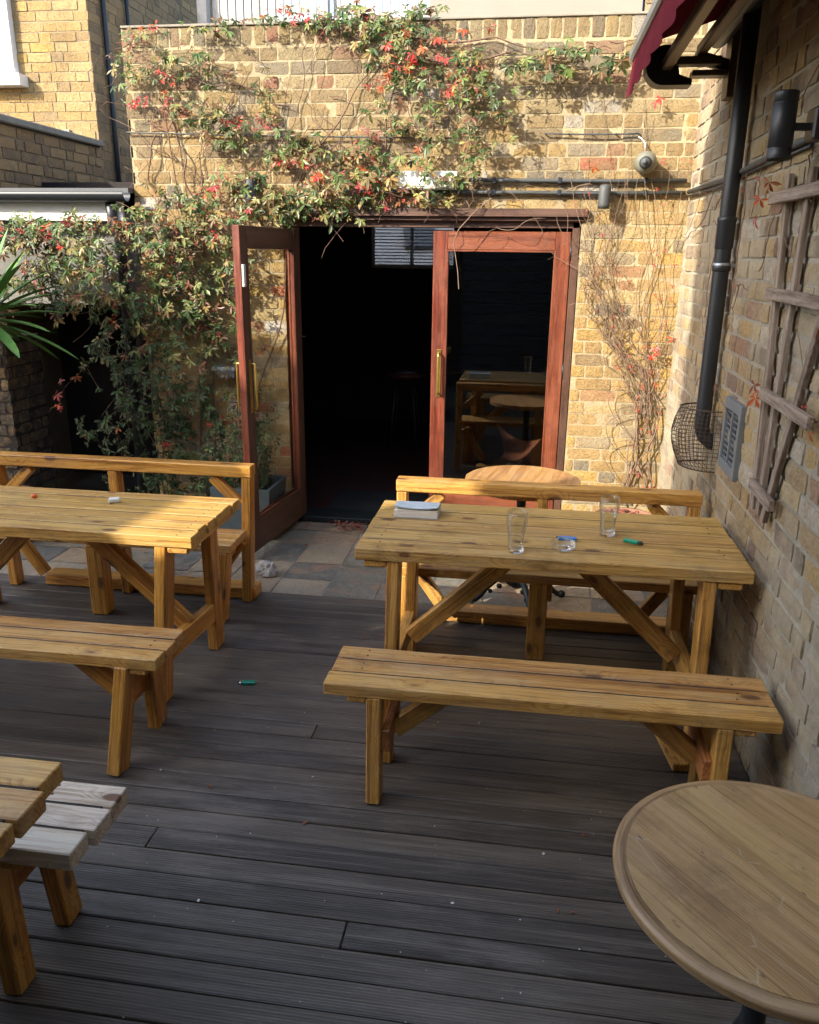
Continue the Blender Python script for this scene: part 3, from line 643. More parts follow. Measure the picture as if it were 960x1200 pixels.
def bench(label, x0, x1, yf, yb, z, mtop, mleg, npl=3, sp=(.02, .03), leg_in=.13, nm='bench', brace=True, j=.003, lw=(.048, .07), t=.044, group='backless pine benches', widths=None):
    cx, cy = (x0 + x1) / 2, (yf + yb) / 2
    root = thing(nm, (cx, cy, 0), label, 'bench', group)
    mb = MB(); pw = (yb - yf) / npl
    for k in range(npl):
        mb.board((x0 + U(-j, j), yf + (k + .5) * pw, z - t / 2 + U(-.001, .001)), (x1 + U(-j, j), yf + (k + .5) * pw, z - t / 2 + U(-.001, .001)), pw - .009, t, (0, 1, 0), .0028)
    for k in range(1, npl): mb.box(x0 + .02, x1 - .02, yf + k * pw - .0045, yf + k * pw + .0045, z - t * .8, z - .002, 1, .0003)  # dark strips paint the shade in the seat gaps
    for xx in (x0 + leg_in - .058, x1 - leg_in + .058):
        for k in range(npl):
            for q_ in (.3, .7): mb.lathe([(0, z - .002), (.0038, z - .002), (.0038, z + .0006), (0, z + .0006)], xx + U(-.006, .006), yf + (k + q_) * pw, 8, 1)
    mb.build('seat', [mtop, M['grime_and_gap_shade']], root)
    for sx, xx in ((-1, x0 + leg_in), (1, x1 - leg_in)):
        mb = MB(); mb.board((xx + sx * .058, yf + .01, z - t - .0115), (xx + sx * .058, yb - .01, z - t - .0115), .065, .022, (1, 0, 0), .006); mb.build('cleat', M['honey'], root)
        leg(root, (xx, yf + .04, z - t - .001), (xx + sx * sp[0], yf + .04 - sp[1], .003), lw[0], lw[1], mleg)
        leg(root, (xx, yb - .04, z - t - .001), (xx + sx * sp[0], yb - .04 + sp[1], .003), lw[0], lw[1], mleg)
        mb = MB(); mb.board((xx - sx * .038, yf + .02, .235), (xx - sx * .038, yb - .02, .235), .03, .085, (1, 0, 0), .003); mb.build('stretcher', M['endgrain'], root)
        if brace:
            mb = MB(); mb.board((xx - sx * .05, cy, .215), (xx - sx * .26, cy, z - t - .01), .044, .062, (0, 1, 0), .003); mb.build('brace', mleg, root)
    return root

def back_bench(label, x0, x1, yf, yb, zs, zr, mtop, mleg, mid, zr_t=.06, sx0=0.0, sx1=0.0):
    cx = (x0 + x1) / 2; root = thing('backed_bench', (cx, (yf + yb) / 2, 0), label, 'bench', 'pine benches with a back rail')
    t = .042; mb = MB(); pw = (yb - yf) / 3
    for k in range(3):
        mb.board((x0 + .03 + U(-.004, .004), yf + (k + .5) * pw, zs - t / 2), (x1 - .03 + U(-.004, .004), yf + (k + .5) * pw, zs - t / 2), pw - .004, t, (0, 1, 0), .0035)
    mb.build('seat', mtop, root)
    mb = MB(); mb.board((x0, yb + .05, zr - zr_t / 2), (x1, yb + .05, zr - zr_t / 2), .078, zr_t, (0, 1, 0), .004); mb.build('back_rail', mleg, root)
    for i, xx in enumerate((x0 + .028, mid, x1 - .028)):
        dx = (-sx0, 0, sx1)[i]
        leg(root, (xx, yb + .05, zr - zr_t - .001), (xx + dx, yb + .075, .003), .05, .07, mleg, 'post')
        xi = xx + (.045, .0, -.045)[i]
        leg(root, (xi, yf + .045, zs - t - .001), (xi + dx, yf + .045, .003), .048 if i != 1 else .085, .085, mleg)
        mb = MB(); mb.board((xi + (.036 if i == 0 else -.036 if i == 2 else .045), yf + .02, zs - t - .045), (xi + (.036 if i == 0 else -.036 if i == 2 else .045), yb + .08, zs - t - .045), .03, .085, (1, 0, 0), .003); mb.build('seat_bearer', mleg, root)
    for s, xx in ((1, x0 + .03), (-1, x1 - .03)):
        mb = MB(); mb.board((xx + s * .19, yb + .05, zr - zr_t - .012), (xx + s * .045, yb + .05, zr - zr_t - .15), .042, .05, (0, 1, 0), .003); mb.build('brace', mleg, root)
        mb = MB(); mb.board((xx + s * .04, yb + .02, .36), (xx + s * .22, yb + .02, .10), .042, .06, (0, 1, 0), .003); mb.build('brace', mleg, root)
    mb = MB(); mb.board((x0 + .2, yb + .13, .036), (x1 - .03, yb + .13, .036), .11, .062, (0, 1, 0), .004); mb.build('foot_rail', mleg, root)
    return root

table('long varnished pine table beside the brick wall, holding the glasses, ashtray and book', -.613, .832, 2.815, 3.465, .742, 5, M['top'], M['honey'], (.015, .01), (.015, .01), .002, leg_in=.145)
bench('long pine bench with three planks in front of the table with glasses', -.613, .835, 2.315, 2.600, .447, M['bench'], M['honey'], sp=(.0, .02), leg_in=.165)
back_bench('pine bench with a back rail between the table with glasses and the glazed doors', -.605, .825, 3.45, 3.72, .425, .765, M['bench'], M['honey'], .10)
table('golden sunlit pine table at left with a small tub and an orange cap on it', -2.72, -1.268, 2.815, 3.365, .742, 6, M['goldtop'], M['amber'], (-.045, .04), (-.01, .035), .009, leg_in=.13)
bench('pine bench in front of the golden table at left', -2.72, -1.228, 2.375, 2.635, .442, M['bench'], M['amber'], sp=(-.03, .075), leg_in=.135, j=.008, lw=(.048, .085))
back_bench('pine bench with a back rail behind the golden table, below the creeper', -2.83, -1.372, 3.57, 3.82, .43, .765, M['bench'], M['amber'], -2.13, sx1=-.04)
# nearest bottom-left table and bench
table('orange brown pine table cut off at the lower left corner with staggered plank ends', -2.3, -.945, .70, 1.395, .742, 7, M['bench'], M['amber'], (0, .02), (0, .02), .02, leg_in=.62)
bench('pale bleached pine bench with three chunky planks beside the nearest left table', -2.4, -.998, 1.435, 1.705, .447, M['pale'], M['amber'], sp=(.03, .02), leg_in=.235, brace=False, j=.012, lw=(.05, .07), t=.05)

def round_table(cx, cy, z, r, mtop, label, ang=0.0, rim=None, ornate=True):
    root = thing('round_table', (cx, cy, 0), label, 'table', 'round pedestal tables')
    # boards across the disc
    mb = MB(); ri = r - (.024 if rim else 0); n = 8; w = 2 * ri / n; ca, sa = math.cos(ang), math.sin(ang)
    for k in range(n):
        a = -ri + k * w; b = a + w - .0002; N = 7
        ys = [a + (b - a) * i / (N - 1) for i in range(N)]; off = (U(0, 30), U(0, 30), U(0, 30)); vs = []; gs = []
        for zz in (z - .028, z):
            for yv in ys:
                h = math.sqrt(max(1e-6, ri * ri - yv * yv))
                for i in range(9):
                    xx = -h + 2 * h * i / 8; vs.append((cx + xx * ca - yv * sa, cy + xx * sa + yv * ca, zz)); gs.append((xx + off[0], yv + off[1], zz + off[2]))
        fs = []
        for l in range(2):
            for j in range(N - 1):
                for i in range(8):
                    q = l * N * 9 + j * 9 + i; f = (q, q + 1, q + 10, q + 9); fs.append(f if l else tuple(reversed(f)))
        for j in range(N - 1):
            for i in (0, 8): q = j * 9 + i; f = (q, q + 9, q + 9 + N * 9, q + N * 9); fs.append(f if i == 0 else tuple(reversed(f)))
        for jj in (0, N - 1):
            for i in range(8): q = jj * 9 + i; f = (q, q + 1, q + 1 + N * 9, q + N * 9); fs.append(f)
        mb.add(vs, fs, gs)
    top = mb.build('tabletop', mtop, root)
    if rim:
        mb = MB(); n = 96; prof = [(r - .0235, z - .028), (r - .0235, z - .001), (r - .021, z - .004), (r - .019, z - .0015), (r - .006, z - .002), (r - .001, z - .006), (r, z - .012), (r - .004, z - .017), (r - .002, z - .023), (r - .008, z - .030), (r - .05, z - .034)]
        vs = []; gs = []; fs = []; m = len(prof)
        for i in range(n):
            a = 2 * math.pi * i / n
            for (rr, zz) in prof: vs.append((cx + rr * math.cos(a), cy + rr * math.sin(a), zz)); gs.append((a * r, rr, zz))
        for i in range(n):
            for j in range(m): fs.append((i * m + j, ((i + 1) % n) * m + j, ((i + 1) % n) * m + (j + 1) % m, i * m + (j + 1) % m))
        mb.add(vs, fs, gs, 0, True); mb.build('rim', rim, root)
    mb = MB(); mb.lathe([(.10, z - .035), (.10, z - .045), (.03, z - .06), (.024, z - .12), (.022, .40), (.035, .36), (.024, .33), (.026, .2), (.05, .16), (.055, .12), (.03, .09), (0, .09)][::-1], cx, cy, 20); mb.build('pedestal', M['blackiron'], root)
    for k in range(4):
        a = .35 + k * math.pi / 2; c_, s_ = math.cos(a), math.sin(a)
        mb = MB(); pts = [(.03, .11), (.07, .145), (.12, .14), (.17, .10), (.205, .055), (.235, .03), (.255, .035)]
        mb.tube([(cx + q * c_, cy + q * s_, h) for q, h in pts], .019, 10, r1=.014)
        for (q, h, rr) in ((.26, .026, .024), (.10, .10, .016), (.15, .075, .013)):
            mb.lathe([(0, h - rr), (rr * .8, h - rr * .6), (rr, h), (rr * .8, h + rr * .6), (0, h + rr)], cx + q * c_, cy + q * s_, 12)
        mb.build('foot', M['blackiron'], root)
    return root
round_table(.498, 1.285, .735, .292, M['round'], 'round dark hardwood table with a moulded rim at the lower right corner', math.radians(128), M['roundrim'])
round_table(0.0, 4.12, .692, .30, M['roundlight'], 'round orange brown cafe table in the sun in front of the glazed door', math.radians(80))

# ================================================================== THINGS ON TABLES
ZT = .743
def pint(x, y, label, water=0.0):
    root = thing('pint_glass', (x, y, ZT), label, 'glass', 'pint glasses on the table'); mb = MB(); z = ZT + .0008
    outer = [(.0, z), (.029, z), (.0315, z + .004), (.0305, z + .02), (.0315, z + .06), (.036, z + .095), (.0395, z + .115), (.040, z + .135), (.0385, z + .158)]
    inner = [(.0368, z + .158), (.0382, z + .135), (.0376, z + .115), (.034, z + .094), (.0294, z + .06), (.0285, z + .02), (.026, z + .013), (0, z + .012)]
    mb.lathe(outer + inner, x, y, 40); mb.build('glass', M['thin'], root, False)
    if water:
        mb = MB(); i2 = [(0, z + .0125), (.0259, z + .0135), (.0283, z + .0205), (.0292, z + .06), (.0338, z + .094), (.0342, z + water), (0, z + water)]
        mb.lathe(i2, x, y, 40); mb.build('water', M['waterthin'], root, False)
pint(-.012, 2.885, 'empty pint glass nearer the front edge of the table'); pint(.345, 3.145, 'pint glass half full of water further back on the table', .094)
# ashtray
mb = MB(); x, y = .165, 2.95; z = ZT + .0008
mb.lathe([(0, z), (.036, z), (.044, z + .006), (.047, z + .016), (.046, z + .029), (.043, z + .0295), (.040, z + .028), (.038, z + .012), (.030, z + .008), (0, z + .007)], x, y, 36)
tag(mb.build('ashtray', M['thin'], None, False), 'round clear glass ashtray at the middle of the table with glasses', 'ashtray')
def lighter(x, y, z, a, mat, label, tip='chrome', flip=False):
    root = thing('cigarette_lighter', (x, y, z), label, 'lighter', 'cigarette lighters'); d = Vector((math.cos(a), math.sin(a), 0)); n = Vector((-d.y, d.x, 0))
    c = Vector((x, y, z + .0075))
    mb = MB(); mb.board(c - d * .036, c + d * .024, .023, .013, n, .005); mb.build('body', mat, root)
    mb = MB(); mb.board(c + d * .0245, c + d * .036, .021, .012, n, .003); mb.build('cap', M[tip], root)
    mb = MB(); mb.board(c + d * .0365 - n * .004, c + d * .043 - n * .004, .010, .009, n, .002); mb.build('button', M['black'], root)
lighter(.436, 3.06, ZT, math.radians(-28), M['green'], 'green lighter lying right of the glasses on the table', 'black')
lighter(.185, 3.05, ZT, math.radians(178), M['blue'], 'blue lighter lying behind the ashtray', 'blue')
lighter(-1.143, 3.02, 0.001, math.radians(190), M['teal'], 'teal green lighter lying on the dark deck boards', 'chrome')
# book
root = thing('paperback_book', (-.435, 3.24, ZT), 'thick paperback book lying on the left end of the table, pages to the front', 'book')
mb = MB(); bx0, bx1, by0, by1 = -.53, -.345, 3.215, 3.335
for k in range(14): mb.box(bx0 + U(0, .0015), bx1 - U(0, .0015), by0 + U(0, .003), by1 - .003, ZT + .0025 + k * .0022, ZT + .0025 + (k + .93) * .0022, cham=.0004)
# curled upper pages
vs = []; N = 12
for i in range(N):
    xx = bx0 + (bx1 - bx0) * i / (N - 1); lift = .008 * (2 * abs(i / (N - 1) - .5)) ** 2
    for (yy, dz) in ((by0 + .002, lift + .003), (by0 + .06, .004), (by1 - .003, 0)): vs.append((xx, yy, ZT + .0345 + dz))
fs = [(i * 3 + j, i * 3 + 3 + j, i * 3 + 4 + j, i * 3 + 1 + j) for i in range(N - 1) for j in range(2)]
mb.add(vs, fs); mb.build('pages', M['paper'], root)
mb = MB(); mb.add([(p[0], p[1] + (.0 if k % 3 else -.001), p[2] + .003) for k, p in enumerate(vs)] + [(p[0], p[1], p[2] + .0042) for p in vs], fs + [tuple(reversed([q + len(vs) for q in f])) for f in fs])
mb.box(bx0 - .001, bx1 + .001, by0 - .001, by1, ZT + .0006, ZT + .0018, cham=.0003); mb.box(bx0 - .001, bx1 + .001, by1 - .0025, by1 + .0005, ZT + .001, ZT + .035, cham=.0003)
mb.build('cover', M['cover'], root)
# small items on the left table
mb = MB(); mb.board((-1.80, 3.19, ZT + .011), (-1.755, 3.21, ZT + .011), .03, .02, None, .004); tag(mb.build('plastic_tub', M['whiteplastic']), 'tiny white plastic tub on the golden left table', 'tub')
mb = MB(); mb.lathe([(0, ZT + .001), (.012, ZT + .001), (.013, ZT + .014), (.009, ZT + .017), (0, ZT + .017)], -2.16, 3.20, 16); tag(mb.build('bottle_cap', M['orange']), 'small orange cap on the golden left table', 'cap')
mb = MB(); mb.board((.585, 3.02, .018), (.632, 2.67, .018), .06, .032, None, .003); tag(mb.build('timber_plank', M['honey']), 'short timber plank lying on the deck under the right end of the front bench', 'plank')
# rock
import bmesh
bm = bmesh.new(); bmesh.ops.create_icosphere(bm, subdivisions=4, radius=1.0)
from mathutils import noise as mn
for v in bm.verts:
    p = v.co.copy(); k = 1 + .35 * mn.noise(p * 1.3) + .16 * mn.noise(p * 3.5) + .07 * mn.noise(p * 9)
    v.co = Vector((p.x * .062 * k, p.y * .05 * k, max(-.03, p.z * .058 * k)))
me = bpy.data.meshes.new('rock'); bm.to_mesh(me); bm.free(); me.materials.append(M['rock']); o = bpy.data.objects.new('rock', me); o.location = (-1.455, 4.26, .028); COL.objects.link(o)
tag(o, 'pale grey rough rock propping open the left door leaf', 'rock')

# ================================================================== RIGHT WALL FITTINGS
root = thing('drainpipe', (.815, 3.93, 1.0), 'black plastic drainpipe down the right brick wall into a wire guard', 'pipe')
px, py, pr = .822, 3.93, .035
mb = MB(); mb.tube([(px, py, 3.5), (px, py, 2.0), (px, py, 1.10), (px, py, 1.04), (px + .015, py, 1.0), (px + .05, py, .97), (XR + .02, py, .96)], pr, 24); mb.build('pipe', M['black'], root)
mb = MB()
for z in (1.90,):
    mb.lathe([(pr + .001, z - .06), (pr + .004, z - .055), (pr + .004, z + .05), (pr + .006, z + .055), (pr + .006, z + .07), (pr + .001, z + .075)], px, py, 24)
mb.lathe([(pr + .001, 1.745), (pr + .005, 1.75), (pr + .005, 1.77), (pr + .001, 1.775)], px, py, 24); mb.build('socket_collar', M['black'], root)
mb = MB(); mb.lathe([(pr + .002, 1.76), (pr + .004, 1.764), (pr + .004, 1.776), (pr + .002, 1.782)], px, py, 24); mb.box(px - .0, XR + .01, py - .01, py + .01, 1.762, 1.78); mb.build('bracket', M['steel'], root)
# wire guard
root = thing('wire_guard', (.80, 3.93, .9), 'rusty wire mesh guard around the foot of the drainpipe', 'cage')
mb = MB(); N = 14
def gp(a, z):
    f = (z - .87) / .27; rr = .116 * (.82 + .25 * math.sin(math.pi * min(1, max(0, f)) * .9)) ; x = XR - .005 - abs(math.sin(a)) * rr * 1.55; y = 3.91 + math.cos(a) * (rr + .02 )
    return (x, y, z - .06 * abs(math.cos(a)) * (1 - f) * .2)
zs = [.87 + .27 * k / 15 for k in range(16)]
for k, z in enumerate(zs): mb.tube([gp(math.pi * i / 18, z) for i in range(19)], .0045 if k in (0, 15) else .0016, 4, cap=False)
for i in range(27): a = math.pi * i / 26; mb.tube([gp(a, z) for z in zs[::3]], .0016, 4, cap=False)
for i in range(1, 13):
    a = math.pi * i / 26 * 1.0; p, q = gp(a, .87), gp(math.pi - a, .87); mb.tube([p, q], .0016, 4, cap=False)
mb.build('wire_mesh', plain('rusty_wire', (.085, .06, .045), .8, .2, .3, 60), root)
# vent
root = thing('air_vent', (XR, 3.52, 1.08), 'blue grey metal air vent grille on the right brick wall beside the wire guard', 'vent')
y0, y1, z0, z1 = 3.385, 3.665, .925, 1.235
mb = MB(); q0, q1 = XR - .028, XR - .002
mb.box(q0, q1, y0, y0 + .03, z0, z1); mb.box(q0, q1, y1 - .03, y1, z0, z1); mb.box(q0, q1, y0 + .03, y1 - .03, z0, z0 + .045); mb.box(q0, q1, y0 + .03, y1 - .03, z1 - .045, z1); mb.box(q0 + .001, q1, (y0 + y1) / 2 - .006, (y0 + y1) / 2 + .006, z0 + .045, z1 - .045); mb.build('frame', M['ventmetal'], root)
mb = MB()
for k in range(9): z = z0 + .05 + k * .0245; mb.box(XR - .020, XR - .012, y0 + .029, y1 - .029, z, z + .005, cham=.0005)
mb.build('louvre', M['ventmetal'], root)
mb = MB(); mb.box(XR - .006, XR - .003, y0 + .03, y1 - .03, z0 + .045, z1 - .045); mb.build('backing_panel', M['darkvoid'], root)
# trellis
root = thing('trellis', (XR - .02, 2.95, .93), 'weathered grey fan-shaped wooden trellis leaning on the right brick wall', 'trellis')
tx = XR - .025
for (yb_, yt_) in ((3.035, 3.175), (2.965, 2.925), (2.895, 2.46)):
    mb = MB(); mb.board((tx, yb_, .915), (tx, yt_, 2.08), .019, .036, (1, 0, 0), .002); mb.build('slat', M['trellis'], root)
for (z, ya, yb_) in ((2.005, 3.30, 2.18), (1.68, 3.165, 2.30), (1.34, 3.06, 2.52), (1.01, 3.035, 2.76)):
    mb = MB(); mb.board((tx - .021, ya, z + .004), (tx - .021, yb_, z - .004), .020, .04, (1, 0, 0), .002); mb.build('rung', M['trellis'], root)
# wall light
root = thing('wall_light', (.80, 2.95, 2.2), 'black cylindrical up and down wall light on the right brick wall', 'lamp')
lx, ly = .745, 2.93
mb = MB(); mb.lathe([(.034, 2.105), (.036, 2.10), (.037, 2.105), (.037, 2.132), (.0355, 2.133), (.0355, 2.136), (.037, 2.137), (.037, 2.262), (.0355, 2.263), (.0355, 2.266), (.037, 2.267), (.037, 2.293), (.036, 2.297), (.034, 2.295)], lx, ly, 28); mb.build('lamp_body', M['black'], root)
mb = MB(); mb.box(lx + .03, XR - .03, ly - .011, ly + .011, 2.185, 2.207); mb.box(XR - .055, XR - .004, ly - .045, ly + .045, 2.155, 2.25, cham=.006); mb.build('bracket', M['black'], root)
# black cables along the right wall
mb = MB(); mb.tube([(XR - .022, 5.2, 2.165), (XR - .025, 4.7, 2.16), (XR - .022, 4.2, 2.15), (XR - .03, 3.7, 2.16), (XR - .025, 3.3, 2.17), (XR - .02, 3.0, 2.175)], .013, 8)
mb.tube([(XR - .02, 5.24, 2.145), (XR - .022, 4.4, 2.13), (XR - .02, 3.7, 2.145), (XR - .02, 3.0, 2.15)], .006, 6)
tag(mb.build('wall_cable', M['grey_cable']), 'black cable bundle clipped along the right brick wall behind the drainpipe', 'cable')
# conduits on the rear wall
for (z, x0, lab) in ((2.232, -.42, 'upper dark conduit running right from the white box on the rear wall'), (2.165, -1.20, 'lower dark conduit running under the white box on the rear wall')):
    root = thing('conduit', (0, YW - .03, z), lab, 'conduit', 'conduits on the rear wall')
    mb = MB(); mb.tube([(x0, YW - .03, z + .004), (-.1, YW - .03, z), (.4, YW - .03, z - .003), (XR - .03, YW - .03, z)], .0125, 10); mb.build('pipe', M['grey_cable'], root)
    for x in (-.27, .12, .62): mb = MB(); mb.box(x - .011, x + .011, YW - .046, YW + .002, z - .017, z + .017); mb.build('clip', M['black'], root)
mb = MB(); mb.box(-.845, -.485, YW - .075, YW - .008, 2.178, 2.282, cham=.008); tag(mb.build('junction_box', M['whiteplastic']), 'long white plastic box on the rear wall above the doors', 'box')
# training wires
for (xa, xb, z0, z1, lab) in ((-2.59, -.52, 2.515, 2.468, 'thin dark training wire across the left of the rear wall'), (.02, .56, 2.49, 2.485, 'short thin training wire left of the security camera')):
    mb = MB(); mb.tube([(xa + (xb - xa) * i / 8, YW - .03 + .004 * math.sin(i), z0 + (z1 - z0) * i / 8 - .006 * math.sin(math.pi * i / 8)) for i in range(9)], .0045, 6)
    for i in (0, 2, 4, 6, 8): x = xa + (xb - xa) * i / 8; mb.tube([(x, YW + .005, z0 + (z1 - z0) * i / 8), (x, YW - .034, z0 + (z1 - z0) * i / 8)], .004, 6)
    tag(mb.build('training_wire', M['grey_cable']), lab, 'wire')
# downlights
for (x, z, lab) in ((.383, 2.135, 'small dark grey downlight below the conduits near the security camera'), (-1.775, 2.165, 'small dark downlight among the creeper above the open door')):
    root = thing('downlight', (x, YW - .09, z), lab, 'lamp', 'small downlights on the rear wall')
    mb = MB(); mb.lathe([(.028, z - .06), (.034, z - .062), (.035, z - .04), (.035, z + .05), (.028, z + .068), (0, z + .072)], x, YW - .095, 20); mb.build('lamp_body', M['grey_cable'], root)
    mb = MB(); mb.box(x - .018, x + .018, YW - .07, YW - .004, z + .02, z + .055); mb.build('bracket', M['grey_cable'], root)
# cctv
root = thing('security_camera', (.60, YW - .08, 2.325), 'grey dome security camera on the rear wall near the corner', 'camera')
def sphere(c, r, fwd, cutmat, seg=24):
    bm = bmesh.new(); bmesh.ops.create_uvsphere(bm, u_segments=seg, v_segments=16, radius=r); me = bpy.data.meshes.new('s')
    for v in bm.verts: v.co += Vector(c)
    for f in bm.faces: f.smooth = True
    bm.to_mesh(me); bm.free(); me.materials.append(cutmat); return me
def sph_part(name, c, r, mat, parent):
    me = sphere(c, r, None, mat); o = bpy.data.objects.new(name, me); COL.objects.link(o); o.parent = parent; o.matrix_parent_inverse = Matrix.Translation(-Vector(parent.location)); return o
cc = Vector((.60, YW - .105, 2.322)); sph_part('shell', cc, .062, M['domegrey'], root)
mb = MB(); mb.tube([(.60, YW - .004, 2.33), (.60, YW - .03, 2.33), (.60, YW - .05, 2.325), cc], .058, 24, r1=.056); mb.build('mount', M['domegrey'], root)
dv = (Vector((0, 0, 1.8)) - cc); dv = (dv + Vector((-.2, 0, 0))).normalized()
mb = MB(); mb.tube([cc + dv * .045, cc + dv * .063], .034, 24); mb.build('lens_ring', M['black'], root)
mb = MB(); mb.tube([cc + dv * .0632, cc + dv * .066], .027, 24); mb.build('lens_plate', M['grey_cable'], root)
mb = MB(); mb.tube([cc + dv * .0662, cc + dv * .069], .012, 16); mb.build('lens', M['black'], root)
mb = MB(); mb.tube([(.60, YW - .03, 2.385), (.595, YW - .04, 2.43), (.57, YW - .03, 2.46), (.555, YW - .01, 2.47)], .004, 8); mb.build('lead', M['fascia'], root)
# grey ledge behind door
mb = MB(); mb.box(-2.09, -1.93, YW - .12, YW - .008, 1.05, 1.075); mb.box(-2.07, -1.95, YW - .08, YW - .01, 1.0, 1.049); tag(mb.build('wall_shelf', M['steel']), 'small grey metal bracket on the brick wall left of the open door leaf', 'bracket')

# ================================================================== AWNING
root = thing('awning', (.6, 3.0, 2.6), 'retracted maroon canvas awning with scalloped valance at the top right', 'awning')
Ye, Yn = 4.5, .6; Xf = .415
mb = MB(); vs = []; fs = []; NY = 150; NZ = 5
for i in range(NY):
    y = Ye + (Yn - Ye) * i / (NY - 1); sc = .013 * abs(math.sin((y - Ye) * math.pi / .30))
    for j in range(NZ):
        f = j / (NZ - 1); z = 2.705 - (.165 + sc) * f; vs.append((Xf + .008 * math.sin(y * 21) * f - .02 * f, y, z))
fs = [(i * NZ + j, i * NZ + j + 1, (i + 1) * NZ + j + 1, (i + 1) * NZ + j) for i in range(NY - 1) for j in range(NZ - 1)]
b = len(vs); vs += [(p[0] + .0015, p[1], p[2]) for p in vs]; fs += [tuple(reversed([q + b for q in f])) for f in fs]
mb.add(vs, fs, None, 0, True); mb.build('valance', M['maroon'], root)
mb = MB(); mb.box(Xf - .018, Xf + .035, Yn, Ye + .01, 2.70, 2.755, cham=.01); mb.build('front_rail', M['steel'], root)
vs = [(Xf, Yn, 2.757), (Xf, Ye, 2.757), (.88, Ye, 2.90), (.88, Yn, 2.90)]
mb = MB(); mb.add(vs + [(p[0], p[1], p[2] + .002) for p in vs], [(0, 1, 2, 3), (7, 6, 5, 4)]); mb.build('canvas', M['maroon'], root)
bronze = plain('bronze_arm', (.13, .095, .06), .45, .5)
for (xa, za, xb, zb, r_) in ((.56, 2.66, .53, 2.68, .03), (.71, 2.72, .70, 2.75, .028)):
    mb = MB(); mb.board((xa, Ye - .12, za), (xb, Yn, zb), r_ * 1.6, r_ * 1.6, (1, 0, 0), .006); mb.build('folding_arm', bronze, root)
mb = MB(); mb.tube([(.80, Ye + .0, 2.80), (.80, Yn, 2.80)], .05, 16); mb.build('roller_tube', M['blackiron'], root)
mb = MB()   # rounded end cap
vs = []; n = 16; prof = [(.475 + .075 - .085 * math.sin(math.pi * k / (n - 1)) + .0, 2.66 + .085 * math.cos(math.pi * k / (n - 1))) for k in range(n)] + [(.68, 2.575), (.68, 2.60), (.62, 2.62), (.60, 2.745)]
nn = len(prof); vs = [(x, Ye - .13, z) for x, z in prof] + [(x, Ye - .02, z) for x, z in prof]
fs = [tuple(range(nn)), tuple(range(2 * nn - 1, nn - 1, -1))] + [(i, i + nn, (i + 1) % nn + nn, (i + 1) % nn) for i in range(nn)]
mb.add(vs, fs); mb.build('end_cap', M['black'], root)
mb = MB(); mb.box(.60, .80, Ye - .16, Ye - .09, 2.655, 2.69); mb.box(.68, .88, Ye - .12, Ye - .04, 2.615, 2.64); mb.board((.69, Ye - .1, 2.70), (.86, Ye - .06, 2.66), .05, .05, None, .005); mb.box(.84, .875, Ye - .14, Ye - .02, 2.52, 2.86); mb.build('elbow_joint', bronze, root)

# ================================================================== PLANTS
CG = [((.045, .09, .028), 4), ((.075, .14, .038), 4.5), ((.15, .20, .06), 3.5), ((.28, .29, .10), 3.5), ((.19, .13, .055), 3), ((.32, .23, .08), 2), ((.15, .065, .035), 1.6), ((.24, .09, .05), .8)]
CR = [((.55, .04, .03), 3), ((.50, .11, .03), 2), ((.45, .05, .06), 2), ((.30, .09, .03), 1), ((.20, .05, .03), 1)]
CD = [((.022, .052, .016), 4), ((.035, .075, .022), 3), ((.06, .115, .035), 1.5)]
def pick(pal):
    t = sum(w for _, w in pal) * R()
    for c, w in pal:
        t -= w
        if t <= 0: return c
    return pal[0][0]
class Leaves:
    T = np.array([(0, 0, 0), (.3, .13, .02), (.3, 0, -.02), (.3, -.13, .02), (.66, .17, .0), (.66, 0, -.05), (.66, -.17, .0), (1, 0, -.09)])
    F = [(0, 2, 1), (0, 3, 2), (1, 2, 5, 4), (2, 3, 6, 5), (4, 5, 7), (5, 6, 7)]
    def __init__(s): s.V = []; s.F_ = []; s.C = []; s.n = 0
    def leaflet(s, p, d, nrm, L, col, wid=1.0):
        d = d / np.linalg.norm(d); side = np.cross(nrm, d); side /= np.linalg.norm(side) + 1e-9; up = np.cross(d, side)
        v = p + s.T[:, :1] * d * L + s.T[:, 1:2] * side * L * wid + s.T[:, 2:3] * up * L * 1.3
        s.V.append(v); s.F_.append(s.n); s.n += 8; s.C.append(np.tile(np.array([*col, 1.0]), (8, 1)))
    def leaf(s, p, out, col, L=.05, nl=5):
        if nl == 5: nl = random.choice((3, 4, 5, 5, 5))
        out = np.array(out, float) + RNG.normal(0, .38, 3); out /= np.linalg.norm(out)
        down = np.array([RNG.normal(0, .45), RNG.normal(0, .2), -1.0]); down -= out * down.dot(out); down /= np.linalg.norm(down); sd = np.cross(out, down)
        for a in np.linspace(-1.75, 1.75, nl):
            a += RNG.normal(0, .12); d = down * math.cos(a) + sd * math.sin(a) + out * RNG.normal(-.12, .16)
            j = 1 + RNG.normal(0, .12, 3); s.leaflet(p, d, out, L * (1 - .2 * abs(a) / 1.75) * (1 + RNG.normal(0, .13)), np.clip(np.array(col) * j, 0, 1), .85 + .3 * random.random())
    def build(s, name, parent=None, mat=None):
        V = np.concatenate(s.V); Fs = []
        for b in s.F_: Fs += [tuple(i + b for i in f) for f in s.F]
        me = bpy.data.meshes.new(name); me.from_pydata(V.tolist(), [], Fs); me.materials.append(mat or M['leaf'])
        at = me.attributes.new('leafcol', 'FLOAT_COLOR', 'POINT'); at.data.foreach_set('color', np.concatenate(s.C).astype(np.float32).ravel())
        me.update(); o = bpy.data.objects.new(name, me); COL.objects.link(o)
        if parent: o.parent = parent; o.matrix_parent_inverse = Matrix.Translation(-Vector(parent.location))
        return o
root = thing('climbing_creeper', (-2.2, YW - .05, 0), 'green and red leaved creeper climbing over the left half of the rear wall and doors', 'creeper')
